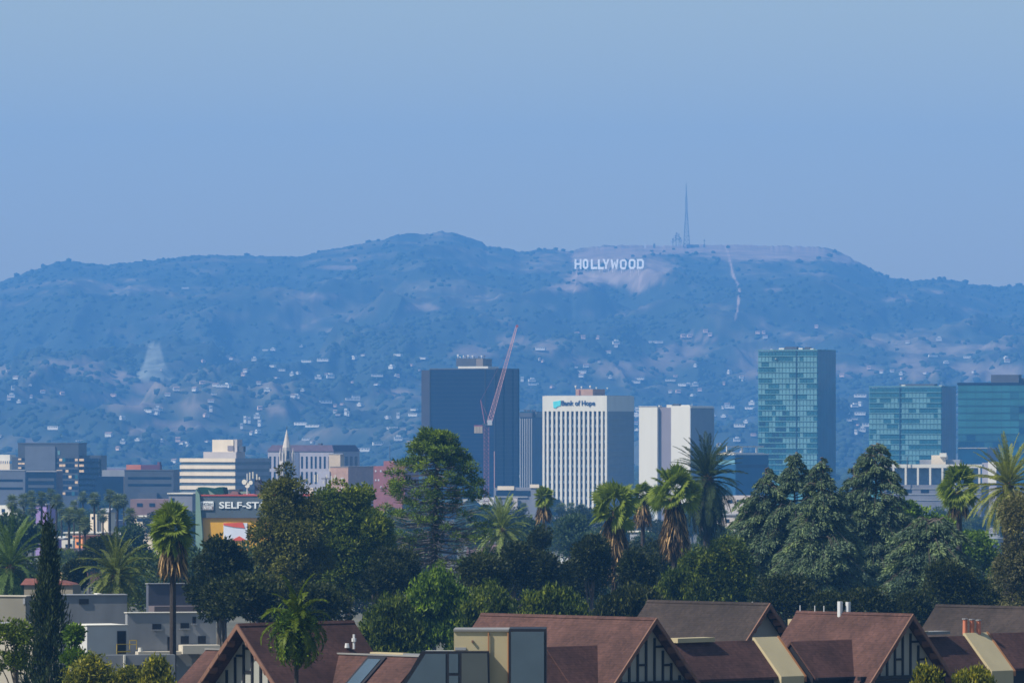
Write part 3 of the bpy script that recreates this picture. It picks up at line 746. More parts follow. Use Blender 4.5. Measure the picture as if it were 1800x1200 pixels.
b.part('rooftop_unit', MB().box(b.X(398), b.X(416), 2, 6, b.Z(869.3), b.Z(860)), dgrey)
b.part('rooftop_unit', MB().prism([(b.X(399), 1.5, b.Z(869)), (b.X(405), 1.5, b.Z(863)), (b.X(414), 1.5, b.Z(864)), (b.X(416), 1.5, b.Z(869))], (0, .4, 0)), mauve)
b.part('rooftop_unit', MB().prism([(b.X(418), 1, b.Z(864)), (b.X(435), 1, b.Z(863)), (b.X(436), 1, b.Z(867)), (b.X(422), 1, b.Z(868))], (0, 2, 0)), gpan)
b.part('corner_fin', MB().prism([(b.X(551), -1, b.Z(875)), (b.X(555), -1, b.Z(868)), (b.X(560), -1, b.Z(870)), (b.X(558), -1, b.Z(888)), (b.X(554), -1, b.Z(886))], (0, 2, 0)), gpan)
def dish(b, px, py, r, y, name='dish'):
    c = Vector((b.X(px), y, b.Z(py))); mb = MB()
    mb.tube(c, c+Vector((-.1, -.45, 0)), r*.4, r, 10); o = b.part(name, mb, white); return o
# antenna clusters on its roof
b.part('antenna_mast', MB().tube((b.X(432), 1, b.Z(869)), (b.X(432), 1, b.Z(832)), .15), steel)
for px, py, r in ((428.5, 847, .6), (440, 848, .5), (434, 853, .6)): dish(b, px, py, r, .8)
for px, y0_, y1_ in ((436, 830, 843), (441.5, 829, 841), (448.5, 833, 843), (453, 838, 843), (429, 846, 853)):
    b.part('panel_antenna', MB().box(b.X(px), b.X(px+2), .6, .9, b.Z(y1_), b.Z(y0_)), white)
b.part('antenna_cabinet', MB().box(b.X(445), b.X(455), 1, 3, b.Z(869), b.Z(842)), dgrey)
b.part('antenna_mast', MB().tube((b.X(570), 2, b.Z(880)), (b.X(570), 2, b.Z(838)), .18).box(b.X(562), b.X(577), 1.8, 2.2, b.Z(841.5), b.Z(840.2)).box(b.X(563), b.X(582), 1.8, 2.2, b.Z(860), b.Z(858.5)), dgrey)
for px, y0_, y1_ in ((549.5, 834, 847), (554.5, 833, 847), (571, 834, 840), (579, 836, 847), (586, 834, 842), (565, 845, 850)):
    b.part('panel_antenna', MB().box(b.X(px), b.X(px+1.8), 1.6, 1.9, b.Z(y1_), b.Z(y0_)), white)
b.part('rooftop_unit', MB().box(b.X(540), b.X(548), 1.6, 3, b.Z(868), b.Z(857)), white)
b.part('annex', MB().box(0.31, b.X(606), 3, 18, 0, b.Z(868)), mat('blue_grey_wall', None))

# ---------------------------------------------------------------- low buildings left, 1300 to 2500 m
def lowb(label, pl, pc, pr, D, ytop, m, th=24, roofm=None, wins=(), name='low_building', cat='building', gable=None):
    b = Bld(name, label, pl, pc, pr, D, th)
    b.part('wall', MB().box(-b.w1, 0, 0, b.w2, 0, b.Z(ytop)), m)
    if gable:
        zt_, zr_ = b.Z(ytop), b.Z(gable)
        rf = MB().prism([(-b.w1-.5, -.5, zt_), (-b.w1-.5, b.w2+.5, zt_), (-b.w1-.5, b.w2/2, zr_)], (b.w1+1, 0, 0)); b.part('roof', rf, roofm)
    elif roofm:
        b.part('roof', MB().box(-b.w1-.4, .4, -.4, b.w2+.4, b.Z(ytop), b.Z(ytop-2)), roofm)
    for (a, c, t, u) in wins: b.part('window', MB().box(b.X(a), b.X(c), -.12, -.001, b.Z(u), b.Z(t)), dglass)
    return b
lowb('long plum coloured low building left of the storage building', 228, 305, 320, 2300, 877, mauve, 12, None, ((240, 250, 884, 890), (262, 272, 884, 890)))
lowb('pale block peeking over the fan palm beside the storage building', 296, 338, 350, 2100, 868, mat('blue_grey_wall', None), 16, white, ((300, 306, 875, 880),))
lowb('white flat roof with pale blue windows under the plum building', 236, 268, 282, 2000, 908, cream, 20, white, ((240, 262, 911, 916),))
lowb('white block with bushy palms at the left edge', -20, 24, 38, 2100, 888, white, 30, None, ((2, 8, 894, 900),))
lowb('small bright white shed between left palms', 20, 33, 40, 1900, 898, white, 30, greyc)
lowb('lavender walled house behind the left palms', 62, 82, 95, 1900, 887, purple, 24, greyc, ((68, 72, 892, 897),))
lowb('narrow cream house wall right of the small palms', 158, 170, 178, 1900, 903, cream, 40, None, ((161, 164, 908, 912),))
lowb('cream house with a gabled roof above the narrow wall', 174, 190, 202, 1950, 900, cream, 35, greyc, (), gable=893)
lowb('long white roofed building above the orange one', 114, 176, 195, 1500, 937, cream, 16, white, ((120, 126, 941, 945), (150, 156, 941, 945)))
lowb('orange walled building with a pale roof line', 131, 145, 178, 1350, 943, mat('orange_render', (0.60, 0.24, 0.10), var=0.1), 50, mat('terracotta', (0.36, 0.13, 0.09)), ((134, 140, 952, 957),))
lowb('violet walled house beside the cypress', 93, 111, 120, 1400, 947, purple, 20, greyc, ((98, 103, 952, 958),))
lowb('white house with dark windows between violet and orange walls', 108, 128, 132, 1380, 949, white, 14, None, ((115, 121, 956, 962), (123, 126, 955, 960)))
lowb('sand walled house with a plum roof right of the cypress', 95, 142, 150, 1250, 976, mat('sand_render', (0.55, 0.42, 0.24), var=0.1), 14, slate, ((104, 108, 980, 984),), gable=963)
lowb('grey walled house behind the arching date palm', 255, 292, 300, 1150, 978, greyc, 14, None, ((262, 268, 984, 990), (276, 282, 984, 990)))
lowb('pink walled house behind dark trees right of the conifer', 868, 905, 925, 1150, 1000, mat('pink_render', (0.5, 0.25, 0.22), var=0.1), 24, mat('terracotta', None), ((874, 880, 1006, 1012),))
lowb('beige apartment block behind the blue cedars', 1270, 1330, 1352, 2300, 871, mat('pinkish_concrete', None), 24, None, ((1280, 1288, 878, 884), (1296, 1304, 878, 884)))
lowb('beige house row showing right of the tall date palm', 1230, 1292, 1310, 1600, 905, mat('pinkish_concrete', None), 24, greyc, ((1262, 1268, 912, 918), (1276, 1282, 912, 918)))
lowb('grey wall between the two skirted fan palms', 1108, 1160, 1180, 1500, 935, greyc, 30, white, ((1118, 1124, 942, 948),))
lowb('small white house low between conifer and first fan palm', 918, 930, 945, 1300, 952, white, 30, greyc)
lowb('blue roofed shed seen between dark trees under the bank', 985, 1012, 1022, 1700, 942, steel, 30, mat('blue_grey_wall', None))
# teal sign
b = Bld('teal_sign', 'teal rectangular sign on a pole left of the tall fan palm trunk', 277, 302, 304, 1000, 6, cat='sign', base=16)
b.part('panel', MB().box(-b.w1, 0, 0, .4, b.Z(1014), b.Z(996)), teals)
b.part('lower_panel', MB().box(-b.w1+.4, -.5, .05, .35, b.Z(1026), b.Z(1015)), mat('pale_teal_sign', (0.12, 0.45, 0.40)))
b.part('pole', MB().tube((-b.w1/2, .2, -4), (-b.w1/2, .2, b.Z(1026)), .15), dgrey)
b.part('stripe', MB().box(-b.w1+.5, -.6, -.03, -.001, b.Z(1006), b.Z(1004)), mat('pale_teal_sign', None))

# ---------------------------------------------------------------- utility poles over the flats
for (px, py, D, lab) in ((173, 886, 1500, 'thin dark utility pole among the small palms'), (1020, 882, 1900, 'thin dark pole in front of the bank tower left part'),):
    p = P(px, py, D); e = empty('utility_pole', (p.x, p.y, gz(D)), 0.3, lab, 'pole')
    h = p.z-gz(D)
    link('pole', MB().tube((0, 0, 0), (0, 0, h), .16, .1).mesh('pole', dgrey), e)
    link('crossarm', MB().box(-1, 1, -.06, .06, h-.9, h-.75).mesh('crossarm', dgrey), e)

# ---------------------------------------------------------------- HOLLYWOOD letters
g0, Dh = on_hill(1020, 474)
kh = K*Dh
root = P(1070, 473, Dh)
hs = empty('hillside_sign', root, 0, 'row of huge white letters spelling HOLLYWOOD on the bare slope left of the mast', 'sign')
lw = mat('letter_white', (0.85, 0.85, 0.83), var=0.05, scale=0.2)
def strokes(ch, w, h, t):
    if ch == 'H': return [[(0, 0), (t, 0), (t, h), (0, h)], [(w-t, 0), (w, 0), (w, h), (w-t, h)], [(t, h*.42), (w-t, h*.42), (w-t, h*.60), (t, h*.60)]]
    if ch == 'L': return [[(0, 0), (t, 0), (t, h), (0, h)], [(t, 0), (w, 0), (w, t*1.1), (t, t*1.1)]]
    if ch == 'Y': return [[(0, h), (t*1.05, h), (w/2+t*.1, h*.52), (w/2-t*.5, h*.42)], [(w-t*1.05, h), (w, h), (w/2+t*.5, h*.42), (w/2-t*.1, h*.52)], [(w/2-t*.5, 0), (w/2+t*.5, 0), (w/2+t*.5, h*.43), (w/2-t*.5, h*.43)]]
    if ch == 'W': return [[(0, h), (t, h), (w*.32, 0), (w*.18, 0)], [(w*.18, 0), (w*.32, 0), (w*.56, h*.8), (w*.44, h*.8)], [(w*.44, h*.8), (w*.56, h*.8), (w*.82, 0), (w*.68, 0)], [(w-t, h), (w, h), (w*.82, 0), (w*.68, 0)]]
    if ch in 'OD':
        c = h*.2
        if ch == 'O': out = [(c, 0), (w-c, 0), (w, c), (w, h-c), (w-c, h), (c, h), (0, h-c), (0, c)]; inn = [(c+t*.2, t), (w-c-t*.2, t), (w-t, c+t*.4), (w-t, h-c-t*.4), (w-c-t*.2, h-t), (c+t*.2, h-t), (t, h-c-t*.4), (t, c+t*.4)]
        else: out = [(0, 0), (w-c, 0), (w, c), (w, h-c), (w-c, h), (0, h)]; inn = [(t, t), (w-c-t*.3, t), (w-t, c+t*.3), (w-t, h-c-t*.3), (w-c-t*.3, h-t), (t, h-t)]
        n = len(out)
        return [[out[i], out[(i+1) % n], inn[(i+1) % n], inn[i]] for i in range(n)]
for ch, a, c in (('H', 1010, 1022), ('O', 1024.2, 1034), ('L', 1038.6, 1049.5), ('L', 1051, 1061), ('Y', 1059.2, 1071), ('W', 1073.5, 1087), ('O', 1089.6, 1101.2), ('O', 1105, 1117.2), ('D', 1119.4, 1131.2)):
    Dl = min(on_hill(a, 474)[1], on_hill(c, 474)[1], on_hill((a+c)/2, 474)[1])-10; kl = K*Dl; pl_ = P(a, 473, Dl)
    w_ = (c-a)*kl/math.cos(R(30)); h_ = 17.5*kl; mb = MB()
    for st in strokes(ch, w_, h_, 3.5*kh): mb.prism([(x, 0, z) for x, z in st], (0, 1.2, 0))
    for xx in (0.2, .8): mb.tube((w_*xx, 1.3, 0), (w_*xx, 1.6, -14), 0.25, n=4)
    link('letter', mb.mesh('letter', lw), hs, (pl_.x-root.x, pl_.y-root.y, pl_.z-root.z+rnd.uniform(-.4, .4)*kl), (0, 0, -R(30)+rnd.uniform(-.06, .06)))

# ---------------------------------------------------------------- mast on the summit
Dm = 12700; km = K*Dm; mr = P(1207, 432, Dm)
am = empty('antenna_mast', mr, 0, 'tall thin lattice broadcasting mast on the flat summit right of the letters', 'mast')
dm = mat('mast_grey', (0.10, 0.11, 0.13), var=0.1)
def M_(px, py, y=0): return Vector(((px-1207)*km, y, (432-py)*km))
lattice(M_(1207, 436), M_(1206.6, 372), 11*km, 3.2*km, 9, 0.75, 'lower_lattice', dm, am)
lattice(M_(1206.6, 372), M_(1206.4, 345), 3.0*km, 2.2*km, 7, 0.6, 'upper_lattice', dm, am)
link('antenna_section', MB().tube(M_(1206.4, 345), M_(1206.2, 322), 1.1, 0.4, 6).mesh('antenna_section', dm), am)
a2 = empty('antenna_cluster', P(1190, 433, 12690), 0, 'dense group of short antenna towers at the left foot of the tall mast', 'antennas')
for i, (dx, h) in enumerate(((-12, 10), (-8.5, 14), (-6, 19), (-3, 20), (-1, 24), (1.5, 24), (4, 22), (6.5, 16), (9.5, 12))):
    mb = MB().tube((dx*km*.85, i % 3, 0), (dx*km*.85, i % 3, h*km), .55, .35, 4)
    for q in (0.55, .8, .95): mb.box(dx*km*.85-1.3, dx*km*.85+1.3, i % 3-.8, i % 3+.8, h*km*q-1.2, h*km*q+.8)
    link('antenna', mb.mesh('antenna', steel if i in (0, 2, 5, 8) else dm), a2)
for (px, w_, h, lab, m) in ((1134, 3, 9, 'small white relay hut and pole on the summit ridge left of the antennas', white), (1218, 22, 3, 'long low service building at the right foot of the tall mast', dm), (1238, 3, 13, 'short relay pole right of the service building', dm), (1150, 4, 6, 'tiny dark relay hut on the summit ridge', dm)):
    pos = P(px, 433, 12700); e = empty('relay_hut', pos, 0, lab, 'hut')
    link('hut', MB().box(-w_/2*km, w_/2*km, -3, 3, -4, min(h, 3.5)*km).mesh('hut', m), e)
    if h > 4: link('pole', MB().tube((0, 0, 0), (0, 0, h*km), .6, .3, 5).box(-1.5, 1.5, -1, 1, h*km*.7, h*km*.85).mesh('pole', m), e)
# ---------------------------------------------------------------- houses on the hillside
hwhite = mat('hill_white', (0.62, 0.60, 0.55), var=0.08)
hpink = mat('hill_pinkish', (0.72, 0.52, 0.42), var=0.1)
hroof = mat('hill_roof', (0.30, 0.20, 0.16), var=0.2)
def house_proto(w_, d_, h_, kind, wm):
    r = empty('hill_house', (0, 0, 0), 0)
    mb = MB().box(-w_/2, w_/2, -d_/2, d_/2, -2.5, h_)
    if kind == 1: mb.box(-w_*.2, w_*.3, -d_/2, d_/2, h_, h_*1.7)
    link('wall', mb.mesh('wall', wm), r)
    if kind == 0: link('roof', MB().prism([(-w_/2-.5, -d_/2-.6, h_), (-w_/2-.5, d_/2+.6, h_), (-w_/2-.5, 0, h_+d_*.22)], (w_+1, 0, 0)).mesh('roof', hroof), r)
    else: link('roof', MB().box(-w_/2-.4, w_/2+.4, -d_/2-.4, d_/2+.4, h_-.01+(0 if kind != 1 else 0.02)-.02, h_+.35).mesh('roof', hwhite), r)
    wn = MB().box(-w_*.06, w_*.06, -.12, 0, 0, h_*.32)
    me = wn.mesh('window', dglass)
    for f in (-.32, -.08, .16, .36): link('window', me, r, (w_*f, -d_/2, h_*.4))
    return r
protos = [house_proto(12, 9, 5, 0, hwhite), house_proto(16, 9, 6, 1, hwhite), house_proto(22, 9, 4.5, 2, hwhite), house_proto(11, 9, 6, 0, hpink), house_proto(7, 7, 12, 2, hwhite), house_proto(30, 10, 4.5, 2, hwhite)]
used_p = [False]*len(protos)
def put_house(kind, px, py, ry=0.0, sx=1.0, sz=1.0):
    p, D = on_hill(px, py)
    o = protos[kind] if not used_p[kind] else copy_tree(protos[kind]); used_p[kind] = True
    o.location = p+Vector((0, -4, 1.5)); o.rotation_euler = (0, 0, ry); o.scale = (sx*.56, .7, sz*.5)
    tag(o, ('pale gable roofed house', 'pale stepped flat roofed house', 'long pale flat roofed house', 'pinkish gable roofed house', 'slim pale tower block', 'very long pale flat roofed building')[kind]+' on the hazy lower hillside', 'house', 'houses scattered over the hazy hillside')
ex = [(2, 326, 509), (0, 408, 635), (5, 540, 645), (5, 568, 644), (1, 560, 668), (0, 575, 662), (1, 581, 670), (5, 663, 669), (0, 432, 660), (3, 427, 663), (3, 356, 679), (0, 29, 672), (4, 23, 697), (1, 20, 702), (2, 272, 730), (1, 277, 727),
      (2, 262, 733), (5, 530, 751), (5, 551, 753), (4, 425, 757), (4, 432, 755), (4, 438, 752), (4, 457, 752), (1, 452, 740), (4, 609, 733), (4, 612, 741), (0, 517, 702), (1, 521, 715), (5, 572, 720), (2, 626, 703), (5, 620, 707), (2, 95, 756),
      (0, 192, 771), (2, 540, 775), (0, 319, 791), (3, 313, 785), (1, 470, 695), (0, 455, 683), (2, 390, 684), (0, 380, 681), (1, 400, 682), (2, 478, 648), (2, 495, 653), (0, 310, 697), (0, 295, 700), (0, 343, 700), (0, 371, 721), (4, 371, 728), (3, 200, 709),
      (2, 1148, 604), (2, 1158, 605), (3, 1200, 597), (3, 1212, 595), (3, 1240, 594), (3, 1248, 594), (0, 1083, 612), (1, 1083, 606), (0, 1070, 628), (3, 1332, 588), (3, 1342, 590), (3, 1435, 580), (2, 1118, 678), (5, 1125, 677), (5, 1178, 674), (1, 1210, 682), (1, 1222, 680),
      (2, 1200, 683), (3, 1192, 697), (3, 1230, 692), (5, 1280, 718), (0, 1278, 716), (5, 1320, 720), (1, 1322, 714), (5, 1512, 704), (1, 1502, 717), (4, 1512, 718), (2, 1488, 742), (2, 1500, 740), (5, 1512, 735), (4, 1505, 766), (1, 1515, 762), (2, 1525, 758), (3, 1527, 656), (0, 1550, 657), (0, 1568, 655), (3, 1480, 669),
      (4, 918, 672), (2, 938, 680), (1, 935, 676), (2, 1023, 658), (0, 1022, 664), (0, 1030, 650), (3, 1050, 598), (3, 1025, 600), (0, 1015, 590), (3, 1720, 700), (2, 950, 622), (0, 1088, 738), (1, 1119, 726), (1, 1119, 738), (0, 1117, 748),
      (1, 1295, 778), (2, 1300, 752), (0, 1345, 603), (5, 1640, 628), (2, 1700, 630), (1, 1650, 600), (0, 1595, 605), (2, 1750, 690), (0, 1770, 640), (4, 700, 745), (2, 690, 757), (2, 665, 788), (1, 700, 775), (0, 720, 786), (2, 640, 795)]
for kk, px, py in ex: put_house(kk, px, py, rnd.uniform(-.5, .2), rnd.uniform(.8, 1.15), rnd.uniform(.8, 1.2))
nh = len(ex)
while nh < 292:
    px = rnd.uniform(-60, 1860); py = rnd.uniform(615, 842)
    dens = np.interp(py, [590, 640, 700, 842], [.05, .5, 1, 1])*(.35+1.3*(vnoise(np.array([px/90.]), np.array([py/40.]), 99)[0] > .45))
    if px < 420 and py < 690: dens *= .25
    if rnd.random() > dens: continue
    put_house(rnd.choice([0, 0, 1, 1, 2, 3, 3, 0]), px, py, rnd.uniform(-.9, .3), rnd.uniform(.35, .95), rnd.uniform(.4, 1.0)); nh += 1

# tree cover of the lower slopes and crest brush: one mass
def tree_mass(n, pick, rmin, rmax, name, label, m):
    ico = []
    ph = (1+5**.5)/2
    iv = np.array([(-1, ph, 0), (1, ph, 0), (-1, -ph, 0), (1, -ph, 0), (0, -1, ph), (0, 1, ph), (0, -1, -ph), (0, 1, -ph), (ph, 0, -1), (ph, 0, 1), (-ph, 0, -1), (-ph, 0, 1)])/1.9
    jf = np.array([(0, 11, 5), (0, 5, 1), (0, 1, 7), (0, 7, 10), (0, 10, 11), (1, 5, 9), (5, 11, 4), (11, 10, 2), (10, 7, 6), (7, 1, 8), (3, 9, 4), (3, 4, 2), (3, 2, 6), (3, 6, 8), (3, 8, 9), (4, 9, 5), (2, 4, 11), (6, 2, 10), (8, 6, 7), (9, 8, 1)])
    C = np.array([pick() for _ in range(n)]); r = rng.uniform(rmin, rmax, n)
    J = iv[None]*r[:, None, None]*rng.uniform(.7, 1.35, (n, 12, 1))*np.array([1, 1, .85])
    V = (J+C[:, None, :]).reshape(-1, 3)
    F = (jf[None]+12*np.arange(n)[:, None, None]).reshape(-1, 3)
    t = np.repeat(rng.uniform(1.0, 1.45, n), 12)
    o = link(name, np_mesh(name, V, F, m, tint=tint3_(t))); tag(o, label, kind='stuff')
def tint3_(t): return np.stack([t, t, t*.9], 1)
fm = mat('far_tree_green', (0.019, 0.032, 0.023), var=.2, scale=.1, attr='tint', spec=.1)
def pk():
    while True:
        i = int(rng.integers(0, NT)); j = int(rng.integers(0, NU)); t = tt[i]
        d = np.interp(t, [0, .05, .45, .6, 1], [1, 1, .75, .3, .12])*(0.4+1.2*(n2[i, j] < .52))
        if f_soil[i, j] > .3 or scar[i, j] > .2: d *= .03
        if rng.random() < d: return (Xw[i, j], DD[i, j], HZ[i, j]+1.0)
tree_mass(19000, pk, 2.5, 6.5, 'hillside_trees', 'dark tree and brush cover of the hazy hillside', fm)

# ---------------------------------------------------------------- low roofs and trees of the far flats
cols = [hwhite, cream, greyc, brickt, mauve, bgw, lilac]
fproto = []
for i, m in enumerate(cols):
    r = empty('flat_building', (0, 0, 0)); w_, d_, h_ = (18, 14, 7) if i % 2 else (26, 16, 10)
    link('wall', MB().box(-w_/2, w_/2, -d_/2, d_/2, -1, h_).mesh('wall', m), r)
    link('roof', MB().box(-w_/2-.3, w_/2+.3, -d_/2-.3, d_/2+.3, h_, h_+.5).mesh('roof', hwhite if i % 3 == 0 else greyc), r)
    wb = MB().box(-w_/2+1, w_/2-1, -.15, 0, 0, 1.5).mesh('window_band', dglass)
    for q in range(int(h_//4)): link('window_band', wb, r, (0, -d_/2, 2+3.6*q))
    fproto.append(r)
for i in range(150):
    D = rnd.uniform(3500, 6500) if i > 60 else rnd.uniform(1700, 3300); px = rnd.uniform(-80, 1880)
    if D < 3400 and 900 < px < 1500: D = rnd.uniform(4200, 6500)
    o = fproto[i] if i < len(fproto) else copy_tree(fproto[i % len(fproto)])
    o.location = ((px-900)*K*D, D, gz(D)); o.rotation_euler = (0, 0, -R(24)+rnd.choice([0, R(90)])); s_ = rnd.uniform(.6, 1.2)
    if D < 3400: s_ *= .6
    o.scale = (s_, s_, s_*rnd.uniform(.7, 1.1))
    tag(o, 'small low flat roofed building far out on the hazy city flats', 'building', 'low roofs of the far city flats')
def pkf():
    D = rng.uniform(3450, 6700)**1.0; return ((rng.uniform(-200, 2000)-900)*K*D, D, gz(D)+rng.uniform(2, 6))
tree_mass(9000, pkf, 3.5, 8, 'city_flat_trees', 'continuous tree canopy of the far city flats', fm)
# ---------------------------------------------------------------- leaves and barks
L_ol = leafmat('olive_leaf', (0.092, 0.102, 0.022))
L_gr = leafmat('green_leaf', (0.082, 0.115, 0.013))
L_br = leafmat('bright_leaf', (0.070, 0.125, 0.012))
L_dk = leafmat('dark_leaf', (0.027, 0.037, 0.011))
L_cd = leafmat('cedar_needle', (0.078, 0.118, 0.070), trans=0.12)
L_by = leafmat('bunya_needle', (0.075, 0.125, 0.015), trans=0.15)
L_cy = leafmat('cypress_spray', (0.028, 0.045, 0.018), trans=0.1)
L_pa = leafmat('date_frond_green', (0.085, 0.14, 0.040))
L_pf = leafmat('fan_frond_green', (0.16, 0.21, 0.03), trans=0.3)
L_py = leafmat('yellow_frond', (0.24, 0.22, 0.035), trans=0.3)
L_dead = leafmat('dead_frond', (0.22, 0.15, 0.075), trans=0.1)
L_yg = leafmat('yellow_green_leaf', (0.12, 0.13, 0.018))
L_sh = leafmat('shrub_leaf', (0.060, 0.088, 0.012))
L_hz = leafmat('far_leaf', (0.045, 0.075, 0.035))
bark = mat('grey_bark', (0.10, 0.085, 0.07), var=0.3, scale=3, streak=0.3)
bark_p = mat('palm_bark', (0.035, 0.028, 0.024), var=0.3, scale=4)

def unit(a): return a/np.maximum(np.linalg.norm(a, axis=1, keepdims=True), 1e-6)
def rnd_dir(n):
    v = rng.normal(size=(n, 3)); return unit(v)

def cards(C, Dr, Ln, Wd, tint, bend=0.15):
    """narrow pointed cards: base C, direction Dr, length Ln, width Wd -> V,F,t  (a kite of 4 points)"""
    n = len(C); Dr = unit(Dr); s = unit(np.cross(Dr, rnd_dir(n))); up = np.cross(s, Dr)
    Ln = np.broadcast_to(np.asarray(Ln, float), (n,))[:, None]; Wd = np.broadcast_to(np.asarray(Wd, float), (n,))[:, None]
    mid = C+Dr*Ln*0.45+up*Ln*bend
    V = np.stack([C, mid+s*Wd*.5, C+Dr*Ln, mid-s*Wd*.5], 1).reshape(-1, 3)
    F = np.arange(4*n).reshape(n, 4)
    return V, F, np.repeat(tint, 4)
def merge(ls):
    V = []; F = []; T = []; o = 0
    for v, f, t in ls:
        V.append(v); F.append(f+o); T.append(t); o += len(v)
    return np.vstack(V), np.vstack(F), np.concatenate(T)
def tint3(t, warm=0.0):
    """scalar tint -> rgb with a hue drift"""
    h = (t-1)*warm
    return np.clip(np.stack([t*(1+h), t*(1+h*.4), t*(1-h*.8)], 1), 0.05, 3)

def clump_leaves(cen, rad, n, ln, wd, up=0.3, t0=1.0, flat=0.8, droop=0.0):
    """leaves on the outer shell of one foliage clump"""
    d = rnd_dir(n); r = rng.uniform(0.45, 1.0, n)[:, None]**0.6
    C = cen+d*r*rad*np.array([1, 1, flat])
    D = d*0.8+rnd_dir(n)*0.7+np.array([0, 0, up-droop])
    t = t0*rng.uniform(0.75, 1.3, n)
    return cards(C, D, ln*rng.uniform(0.6, 1.3, n), wd*rng.uniform(0.7, 1.3, n), t, 0.2)

def crown_mesh(name, m, ells, clump_r, nclump, nleaf, ln, wd, up=0.3, flat=0.8, warm=0.4, inner=0.35, tvar=0.35, seed=None, droop=0.0):
    """ells: list of (cx,cy,cz,rx,ry,rz); foliage clumps spread through them"""
    vol = np.array([e[3]*e[4]*e[5] for e in ells])**(0.67); vol = vol/vol.sum()
    parts = []
    for e, v in zip(ells, vol):
        k = max(1, int(nclump*v))
        d = rnd_dir(k); d[:, 2] = np.where(d[:, 2] < -0.5, -d[:, 2], d[:, 2])
        r = rng.uniform(inner**3, 1, k)**(1/3.)
        cs = np.array(e[:3])+d*r[:, None]*np.array(e[3:])
        for c in cs:
            q = clump_r*rng.uniform(0.55, 1.35)
            parts.append(clump_leaves(c, q, int(nleaf*rng.uniform(.7, 1.3)), ln, wd, up, 1+rng.normal()*tvar*.5, flat, droop))
    V, F, t = merge(parts)
    return np_mesh(name, V, F, m, tint=tint3(np.clip(t, .35, 2.2), warm))

def limbs(base_r, h, ells, n=7, m=None, lean=(0, 0)):
    mb = MB(); top = Vector((lean[0], lean[1], h))
    pts = [Vector((0, 0, -1)), Vector((lean[0]*.3, lean[1]*.3, h*.35)), Vector((lean[0]*.7, lean[1]*.7, h*.7)), top]
    mb.path(pts, [base_r*1.3, base_r, base_r*.75, base_r*.4], 7)
    for i in range(n):
        e = ells[i % len(ells)]
        t = rnd.uniform(.3, .9); st = pts[1].lerp(top, t*.9)
        en = Vector((e[0]+rnd.uniform(-.6, .6)*e[3], e[1]+rnd.uniform(-.6, .6)*e[4], e[2]+rnd.uniform(-.3, .7)*e[5]))
        md = st.lerp(en, .5)+Vector((0, 0, rnd.uniform(-.3, .6)))
        mb.path([st, md, en], [base_r*.4, base_r*.25, base_r*.08], 5)
    return mb.mesh('trunk', m or bark)

def tree_at(px, D, label, name='tree', cat='tree', group=None):
    x = (px-900)*K*D
    return empty(name, (x, D, gz(D)), 0, label, cat, group)
def Hh(py, D): return ZC+(HY-py)*K*D-gz(D)   # height above ground of a row

def broad_tree(px, D, boxes, label, m, clump=0.9, ncl=90, nl=90, ln=0.34, wd=0.2, name='tree', up=0.3, warm=0.4, flat=.8, dscale=.8, inner=.35, tvar=.35, cat='tree', droop=0.0, depth=None):
    """boxes: list of (px0,px1,py0,py1) crown lobes in the picture, each becomes an ellipsoid lobe"""
    k = K*D; t = tree_at(px, D, label, name, cat)
    clump *= 1.15; ncl = int(ncl*.72); nl = int(nl*1.5)
    ells = []
    for (a, c, y0, y1) in boxes:
        rx = (c-a)*k/2; rz = (y1-y0)*k/2; ry = min(rx*dscale, depth or 99)
        ells.append((((a+c)/2-px)*k, rnd.uniform(-.5, .3)*ry, (Hh(y0, D)+Hh(y1, D))/2, max(rx-clump*.6, .4), ry, max(rz-clump*.5, .4)))
    h = max(e[2] for e in ells)
    link('trunk', limbs(max(.18, h*.018), h*.9, ells), t)
    link('crown', crown_mesh('crown', m, ells, clump, ncl, nl, ln, wd, up, flat, warm, inner, tvar, droop=droop), t)
    return t

